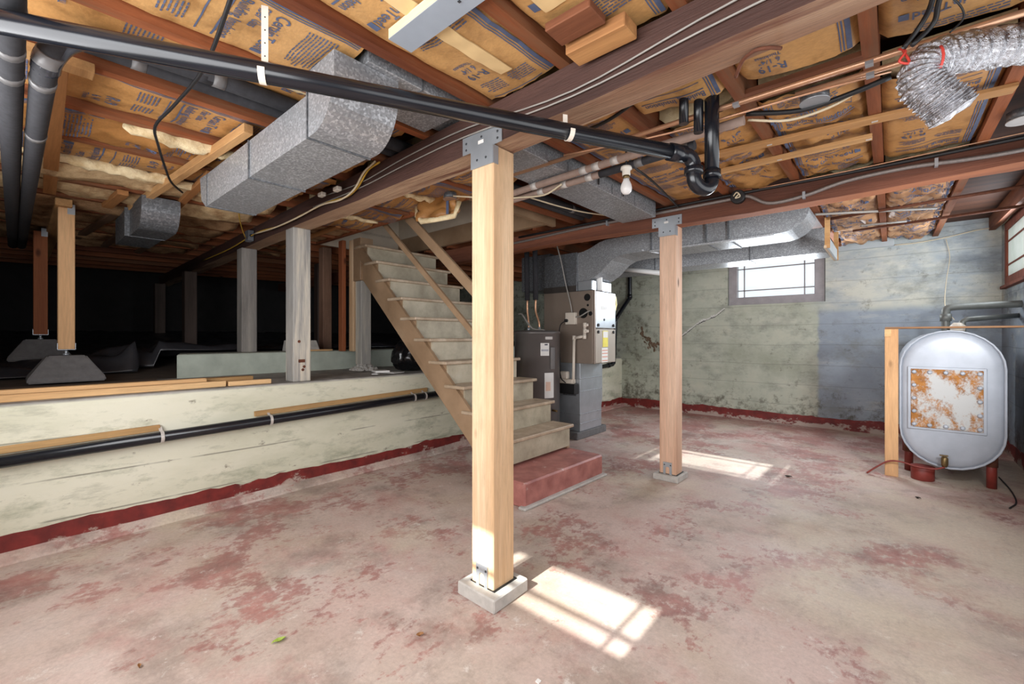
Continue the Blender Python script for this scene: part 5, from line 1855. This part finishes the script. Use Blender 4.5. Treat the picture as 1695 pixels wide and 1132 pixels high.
cp1 = obj('copper_pipe', tube(nb(), [(-2.0, 2.0, 2.185), (0.05, 2.05, 2.20), (0.7, 2.07, 2.20)], 0.0115, 10), COPPER, None, 'tan copper pipe running below the joists, nearer one', 'pipe', 'copper pipes under the joists')
cp2 = obj('copper_pipe', tube(nb(), [(-0.30, 2.135, 2.20), (0.7, 2.15, 2.205)], 0.0105, 10), COPPER, None, 'tan copper pipe running below the joists, behind the nearer one', 'pipe', 'copper pipes under the joists')
for c_, (x, y) in ((cp1, (-0.06, 2.048)), (cp2, (-0.06, 2.14)), (cp1, (-0.5, 2.035))):
    obj('pipe_clip', box(nb(), x - 0.012, x + 0.012, y - 0.014, y + 0.014, 2.183, 2.196), SMOOTHGALV, c_)
# wooden backing under the copper pipes, and the round junction boxes
B('backing_board', BRN, None, -0.49, -0.08, 2.09, 2.19, zj(2.1) + 0.0, zj(2.1) + 0.02, label='brown backing board between two joists above the copper pipes', cat='board')


def jbox(x, y, z, r_, label, mat=SMOOTHGALV):
    j = thing('junction_box', label, 'junction box', (x, y, z), 'round junction boxes')
    obj('box', lathe(nb(), (x, y, z), [(r_ * 0.95, 0.0), (r_ * 0.95, 0.045)], 8), GALVD, j)
    obj('cover', lathe(nb(), (x, y, z - 0.004), [(r_, 0.0), (r_, 0.005)], 20), mat, j)
    return j


jbox(-0.245, 2.235, 2.195, 0.055, 'round grey junction box cover beside the copper pipes')
jbox(0.475, 3.15, 2.225, 0.06, 'round pale junction box cover near the top right corner', plain('pale_grey_plate', (196, 196, 196), 0.4, 0.2))
jbox(-2.42, 2.09, 2.20, 0.05, 'round brown junction box above the torn insulation scrap', plain('brown_plate', (150, 120, 100), 0.5, 0.2))

# light bulb
lb_ = thing('light_bulb', 'white bulb in a porcelain socket hanging from the joists', 'light bulb', (-1.10, 2.22, 2.0))
bx_, by_ = -1.12, 2.26
obj('socket', lathe(nb(), (bx_, by_, 2.10), [(0.012, 0.055), (0.03, 0.05), (0.032, 0.035), (0.022, 0.03), (0.022, 0.0)], 18), PORCELAIN, lb_)
obj('collar', lathe(nb(), (bx_, by_, 2.083), [(0.016, 0.0), (0.019, 0.004), (0.019, 0.02)], 16), BRASS, lb_)
obj('bulb', lathe(nb(), (bx_, by_, 1.995), [(0.004, 0.0), (0.018, 0.004), (0.029, 0.018), (0.032, 0.034), (0.028, 0.055), (0.019, 0.075), (0.015, 0.09)], 22), BULBM, lb_)
obj('cord', tube(nb(), [(bx_, by_, 2.15), (bx_, by_, 2.27)], 0.006, 8), CABLE, lb_)

# crinkled foil duct
path = catmull([(0.80, 2.52, 2.165), (0.50, 2.29, 2.155), (0.30, 2.13, 2.14), (0.15, 2.01, 2.115), (0.085, 1.955, 2.08), (0.075, 1.945, 2.03), (0.10, 1.955, 1.985), (0.13, 1.97, 1.945), (0.15, 1.98, 1.915)], 40)
fd = thing('foil_duct', 'crinkled silver foil duct drooping open-ended at the upper right', 'duct', (0.13, 1.97, 1.91))
bm = tube(nb(), path, 0.05, 26, False, lambda q: 0.059 + 0.008 * max(0, q - 0.55) + 0.0034 * math.sin(q * 230) + 0.0015 * math.sin(q * 97))
for v in bm.verts:
    v.co += Vector((mnoise.noise(v.co * 40), mnoise.noise(v.co * 40 + Vector((9, 0, 0))), mnoise.noise(v.co * 40 + Vector((0, 9, 0))))) * 0.0045
o = obj('hose', bm, FOIL, fd)
s_ = o.modifiers.new('thick', 'SOLIDIFY'); s_.thickness = 0.002
e0, e1 = path[-1], path[-12]
ed_ = (e0 - e1).normalized()
bm = tube(nb(), [e0 - ed_ * 0.02, e0 - ed_ * 0.002, e0 + ed_ * 0.004, e0 + ed_ * 0.010, e0 + ed_ * 0.013], 0.06, 26, True, lambda q: (0.0615, 0.0615, 0.056, 0.035, 0.008)[int(round(q * 4))])
for v in bm.verts:
    v.co += ed_ * 0.006 * mnoise.noise(v.co * 35)
obj('crumpled_end', bm, FOIL, fd)
kk = int(len(path) * 0.52)
obj('red_tie', tube(nb(), arc(path[kk], (0, 0, 1), (path[kk + 1] - path[kk]).normalized().cross(Vector((0, 0, 1))).normalized(), 0.066, 60, 300, 16), 0.004, 6), REDTIE, fd)
obj('tie_knot', tube(nb(), catmull([(0.02, 1.93, 2.15), (0.035, 1.90, 2.12), (0.02, 1.89, 2.09), (0.045, 1.90, 2.08), (0.03, 1.91, 2.13)], 5), 0.004, 6), REDTIE, fd)
for i, (pp, lbl) in enumerate((([(0.10, 1.66, 2.205), (0.092, 1.83, 2.205), (0.07, 1.885, 2.18), (0.03, 1.895, 2.13)], 'left strand of the black cable bunch above the foil duct'),
                               ([(0.12, 1.66, 2.205), (0.108, 1.84, 2.205), (0.10, 1.90, 2.18), (0.05, 1.895, 2.13)], 'right strand of the black cable bunch above the foil duct'),
                               ([(0.11, 1.76, 2.205), (0.125, 1.80, 2.20), (0.16, 1.90, 2.205), (0.17, 1.95, 2.19), (0.14, 1.94, 2.155)], 'thin curled black wire above the foil duct'))):
    cable('hanging_cable', pp, (0.0075, 0.0075, 0.003)[i], CABLE, lbl, 'cable', group='black cables at the foil duct')

# ------------------------------------------------------------------ cables on the beams and joists
cable('armoured_conduit', [(-3.3, 3.562, 2.21), (-2.88, 3.562, 2.215), (-2.2, 3.562, 2.235), (-1.5, 3.56, 2.235), (-0.95, 3.56, 2.235), (-0.80, 3.56, 2.235), (-0.66, 3.56, 2.155), (-0.45, 3.56, 2.163), (-0.22, 3.56, 2.21), (0.07, 3.56, 2.222), (0.32, 3.56, 2.205), (0.53, 3.56, 2.20), (0.88, 3.56, 2.22)], 0.0125, plain('dull_metal_conduit', (132, 124, 120), 0.45, 0.4, 0.2, 90, 0.2), 'ribbed grey metal conduit wandering along the far beam', 'conduit', 6, 10)
ob = thing('open_box', 'round open junction box with loose wires on the far beam', 'junction box', (-0.86, 3.56, 2.235))
obj('ring', lathe(nb(), (-0.86, 3.552, 2.24), [(0.044, -0.02), (0.05, -0.018), (0.05, 0.02), (0.044, 0.02)], 20, 'Y'), CABLE, ob)
obj('wires', tube(nb(), catmull([(-0.885, 3.525, 2.245), (-0.86, 3.515, 2.265), (-0.84, 3.525, 2.235), (-0.87, 3.515, 2.225), (-0.85, 3.52, 2.25)], 5), 0.005, 6), WCABLE, ob)
cable('black_cable', [(-3.0, 3.555, 2.262), (-1.8, 3.552, 2.262), (-0.9, 3.55, 2.262), (-0.2, 3.55, 2.258), (0.4, 3.55, 2.262), (0.88, 3.552, 2.27)], 0.011, CABLE, 'thick black cable running above the conduit on the far beam')
cable('tan_wire', [(-0.72, 3.545, 2.27), (-0.2, 3.542, 2.268), (0.3, 3.54, 2.28), (0.88, 3.54, 2.29)], 0.004, COPPER, 'thin tan wire along the top of the far beam')
for i, x in enumerate((-1.95, -0.45, 0.2)):
    B('conduit_clip', SMOOTHGALV, None, x - 0.008, x + 0.008, 3.546, 3.58, [2.21, 2.142, 2.195][i], [2.258, 2.19, 2.243][i], label='metal conduit clip on the far beam, %s from the left' % ORD[i], cat='clip')
yb = lambda x, d_=0.012: beam1_y(x) - d_
cable('beam_wire', [(0.6, yb(.6), 2.17), (-0.3, yb(-.3), 2.165), (-0.9, yb(-.9), 2.12), (-1.5, yb(-1.5), 2.175), (-2.0, yb(-2), 2.18), (-2.5, yb(-2.5), 2.16), (-3.0, yb(-3), 2.19)], 0.0035, GREYCABLE, 'upper thin grey wire stapled along the main beam')
cable('beam_wire', [(0.6, yb(.6), 2.135), (-0.3, yb(-.3), 2.125), (-0.9, yb(-.9), 2.10), (-1.5, yb(-1.5, .016), 2.135), (-2.0, yb(-2), 2.14), (-2.5, yb(-2.5), 2.13), (-3.2, yb(-3.2), 2.15)], 0.0035, GREYCABLE, 'lower thin grey wire stapled along the main beam')
cable('yellow_cable', [(-2.25, yb(-2.3, .03), 2.215), (-2.38, yb(-2.4, .03), 2.20), (-2.5, yb(-2.5, .03), 2.13), (-2.65, yb(-2.6, .03), 2.10), (-2.95, yb(-3, .03), 2.125), (-3.3, yb(-3.3, .03), 2.12), (-3.8, yb(-3.8, .03), 2.115), (-4.4, yb(-4.4, .03), 2.15), (-5.2, yb(-5.2, .03), 2.12), (-6.4, yb(-6.4, .03), 2.13)], 0.006, YCABLE, 'yellow cable draped along the main beam towards the crawl space')
cable('cream_cable', [(-2.27, yb(-2.3, .045), 2.22), (-2.40, yb(-2.4, .045), 2.19), (-2.52, yb(-2.5, .045), 2.115), (-2.7, yb(-2.7, .045), 2.09), (-3.0, yb(-3, .045), 2.115), (-3.4, yb(-3.4, .045), 2.105), (-3.9, yb(-3.9, .045), 2.11), (-4.4, yb(-4.4, .045), 2.14)], 0.006, WCABLE, 'cream cable running beside the yellow one on the main beam')
cable('yellow_cable', [(-3.2, 1.02, 2.185), (-3.8, 1.15, 2.17), (-4.3, 1.32, 2.16), (-4.55, 1.43, 2.12)], 0.005, YCABLE, 'yellow cable dipping from the joists to the grey box on the beam')
ob = thing('beam_box', 'small grey electrical box on the main beam over the curb post', 'junction box', (-4.5, 1.46, 2.1))
B('box', plain('grey_box_metal', (120, 124, 132), 0.45, 0.4), ob, -4.62, -4.53, yb(-4.5, .055), yb(-4.5, 0.006), 2.10, 2.20, bev=0.004)
obj('knockout', lathe(nb(), (-4.53, yb(-4.5, .03), 2.15), [(0.014, 0.0), (0.014, 0.004)], 10, 'X'), CABLE, ob)
for i, (x, z) in enumerate(((-2.72, 2.16), (-2.95, 2.175))):
    B('cable_insulator', PORCELAIN, None, x - 0.03, x + 0.03, yb(x, .075), yb(x, .04), z - 0.014, z + 0.014, bev=0.005, label=('white porcelain cable cleat below the big duct, right one', 'white porcelain cable cleat below the big duct, left one')[i], cat='insulator')
cable('joist_cable', [(-1.30, 0.40, 2.20), (-1.47, 0.42, 2.185), (-1.9, 0.46, 2.18), (-2.3, 0.45, 2.18), (-2.55, 0.43, 2.165), (-2.72, 0.47, 2.14), (-3.0, 0.55, 2.12), (-3.28, 0.63, 2.13), (-3.6, 0.75, 2.17)], 0.0065, CABLE, 'black cable crossing under the joists at the upper left')
cable('joist_cable', [(-0.45, 1.555, 2.235), (-0.60, 1.62, 2.215), (-0.78, 1.72, 2.20), (-1.0, 1.80, 2.19), (-1.25, 1.86, 2.22)], 0.0085, CABLE, 'black cable slanting from behind the main beam to the copper pipe')
cable('joist_cable', [(-1.10, 2.25, 2.20), (-1.16, 2.44, 2.215), (-1.2, 2.8, 2.235), (-1.27, 3.3, 2.25), (-1.3, 3.54, 2.25)], 0.0075, CABLE, 'black cable running past the bulb to the far beam')
cable('cream_wire', [(-2.35, 2.06, 2.20), (-2.2, 2.1, 2.17), (-2.05, 2.2, 2.15), (-1.9, 2.25, 2.14), (-1.7, 2.27, 2.12), (-1.55, 2.25, 2.15)], 0.006, WCABLE, 'cream cable looped round the grey pipes behind the main post')
cable('cream_wire', [(-2.0, 2.5, 2.22), (-1.95, 2.8, 2.215), (-1.92, 3.1, 2.23), (-1.85, 3.4, 2.25)], 0.006, WCABLE, 'cream cable along the foam pipes beyond the main post')
cable('tan_wire', [(-1.35, 1.98, 2.19), (-0.8, 2.06, 2.17), (-0.3, 2.12, 2.185), (0.0, 2.18, 2.20)], 0.005, COPPER, 'twisted tan wire under the nearer copper pipe')
cable('black_cable', [(-0.50, 2.20, 2.215), (-0.3, 2.27, 2.19), (-0.12, 2.27, 2.20), (0.0, 2.27, 2.22)], 0.011, CABLE, 'thick black cable behind the round grey cover')
cable('cream_wire', [(-0.50, 2.235, 2.20), (-0.35, 2.30, 2.175), (-0.2, 2.31, 2.185), (-0.08, 2.28, 2.215)], 0.006, WCABLE, 'cream cable sagging under the thick black cable')
# pipe hook under the beam
cable('pipe_hook', [(-0.385, 1.56, 2.05), (-0.35, 1.50, 2.06), (-0.31, 1.475, 2.062), (-0.275, 1.485, 2.06), (-0.25, 1.52, 2.065)], 0.006, RUST, 'curved rusty hook hanging under the main beam', 'hook')
# loose rods and pipes behind the far beam
obj('grey_rod', tube(nb(), [(-0.50, 4.62, 2.27), (0.29, 5.15, 2.29)], 0.011, 8), GREYCABLE, None, 'long grey rod under the joists near the far wall', 'rod')
obj('grey_rod', tube(nb(), [(-0.22, 5.40, 2.275), (0.11, 5.52, 2.285)], 0.010, 8), GREYCABLE, None, 'short grey rod under the joists near the far wall', 'rod')
obj('copper_tube', tube(nb(), [(-0.55, 4.15, 2.28), (0.42, 4.28, 2.285), (0.46, 4.24, 2.285)], 0.007, 8), COPPER, None, 'thin copper tube behind the far beam', 'pipe')
obj('steel_pipe', tube(nb(), [(-0.42, 4.95, 2.285), (XR - 0.01, 4.75, 2.28)], 0.013, 10), RUST, None, 'rusty steel pipe across the joists behind the far beam, nearer one', 'pipe')
obj('steel_pipe', tube(nb(), [(-0.30, 5.75, 2.30), (XR - 0.01, 5.55, 2.295)], 0.013, 10), RUST, None, 'rusty steel pipe across the joists behind the far beam, farther one', 'pipe')

# ------------------------------------------------------------------ bits on the floor
def leaf(x, y, s_, mat, label):
    bm = nb()
    n_ = 8
    C = [bm.verts.new((0, -s_ + 2 * s_ * i / n_, 0.004 + 0.004 * math.sin(i))) for i in range(n_ + 1)]
    L_ = [bm.verts.new((-0.45 * s_ * math.sin(math.pi * i / n_), -s_ + 2 * s_ * i / n_, 0.010)) for i in range(1, n_)]
    R_ = [bm.verts.new((0.45 * s_ * math.sin(math.pi * i / n_), -s_ + 2 * s_ * i / n_, 0.012)) for i in range(1, n_)]
    for S_ in (L_, R_):
        bm.faces.new((C[0], C[1], S_[0]))
        for i in range(n_ - 2):
            bm.faces.new((C[i + 1], C[i + 2], S_[i + 1], S_[i]))
        bm.faces.new((C[n_ - 1], C[n_], S_[-1]))
    bmesh.ops.transform(bm, matrix=Matrix.Translation((x, y, 0)) @ Matrix.Rotation(x * 7, 4, 'Z'), verts=bm.verts)
    o = obj('leaf', bm, mat, None, label, 'leaf')
    s2 = o.modifiers.new('thick', 'SOLIDIFY'); s2.thickness = 0.001
    return o


leaf(-1.81, 0.685, 0.028, LEAFM, 'small green leaf on the floor left of the nearest post')
leaf(-1.42, 1.07, 0.016, DRYLEAF, 'small dry brown leaf on the floor before the nearest post')
leaf(-0.66, 4.35, 0.03, plain('dark_leaf', (60, 50, 44), 0.8), 'dark dry leaf on the floor beyond the second post')
leaf(-2.05, 0.30, 0.012, DRYLEAF, 'tiny brown leaf fragment on the floor at the lower left')
leaf(0.15, 4.4, 0.02, plain('dark_leaf', (60, 50, 44), 0.8), 'dark leaf fragment on the floor before the oil tank')
obj('loose_wire', tube(nb(), catmull([(0.62, 4.55, 0.006), (0.68, 4.75, 0.006), (0.70, 5.1, 0.006), (0.69, 5.5, 0.006)], 5), 0.005, 6), CABLE, None, 'thin dark wire on the floor along the right wall', 'wire')
B('floor_chip', PAPER, None, -0.93, -0.915, 1.19, 1.205, 0.0, 0.004, label='tiny white chip on the floor near the sunlit patch', cat='chip')
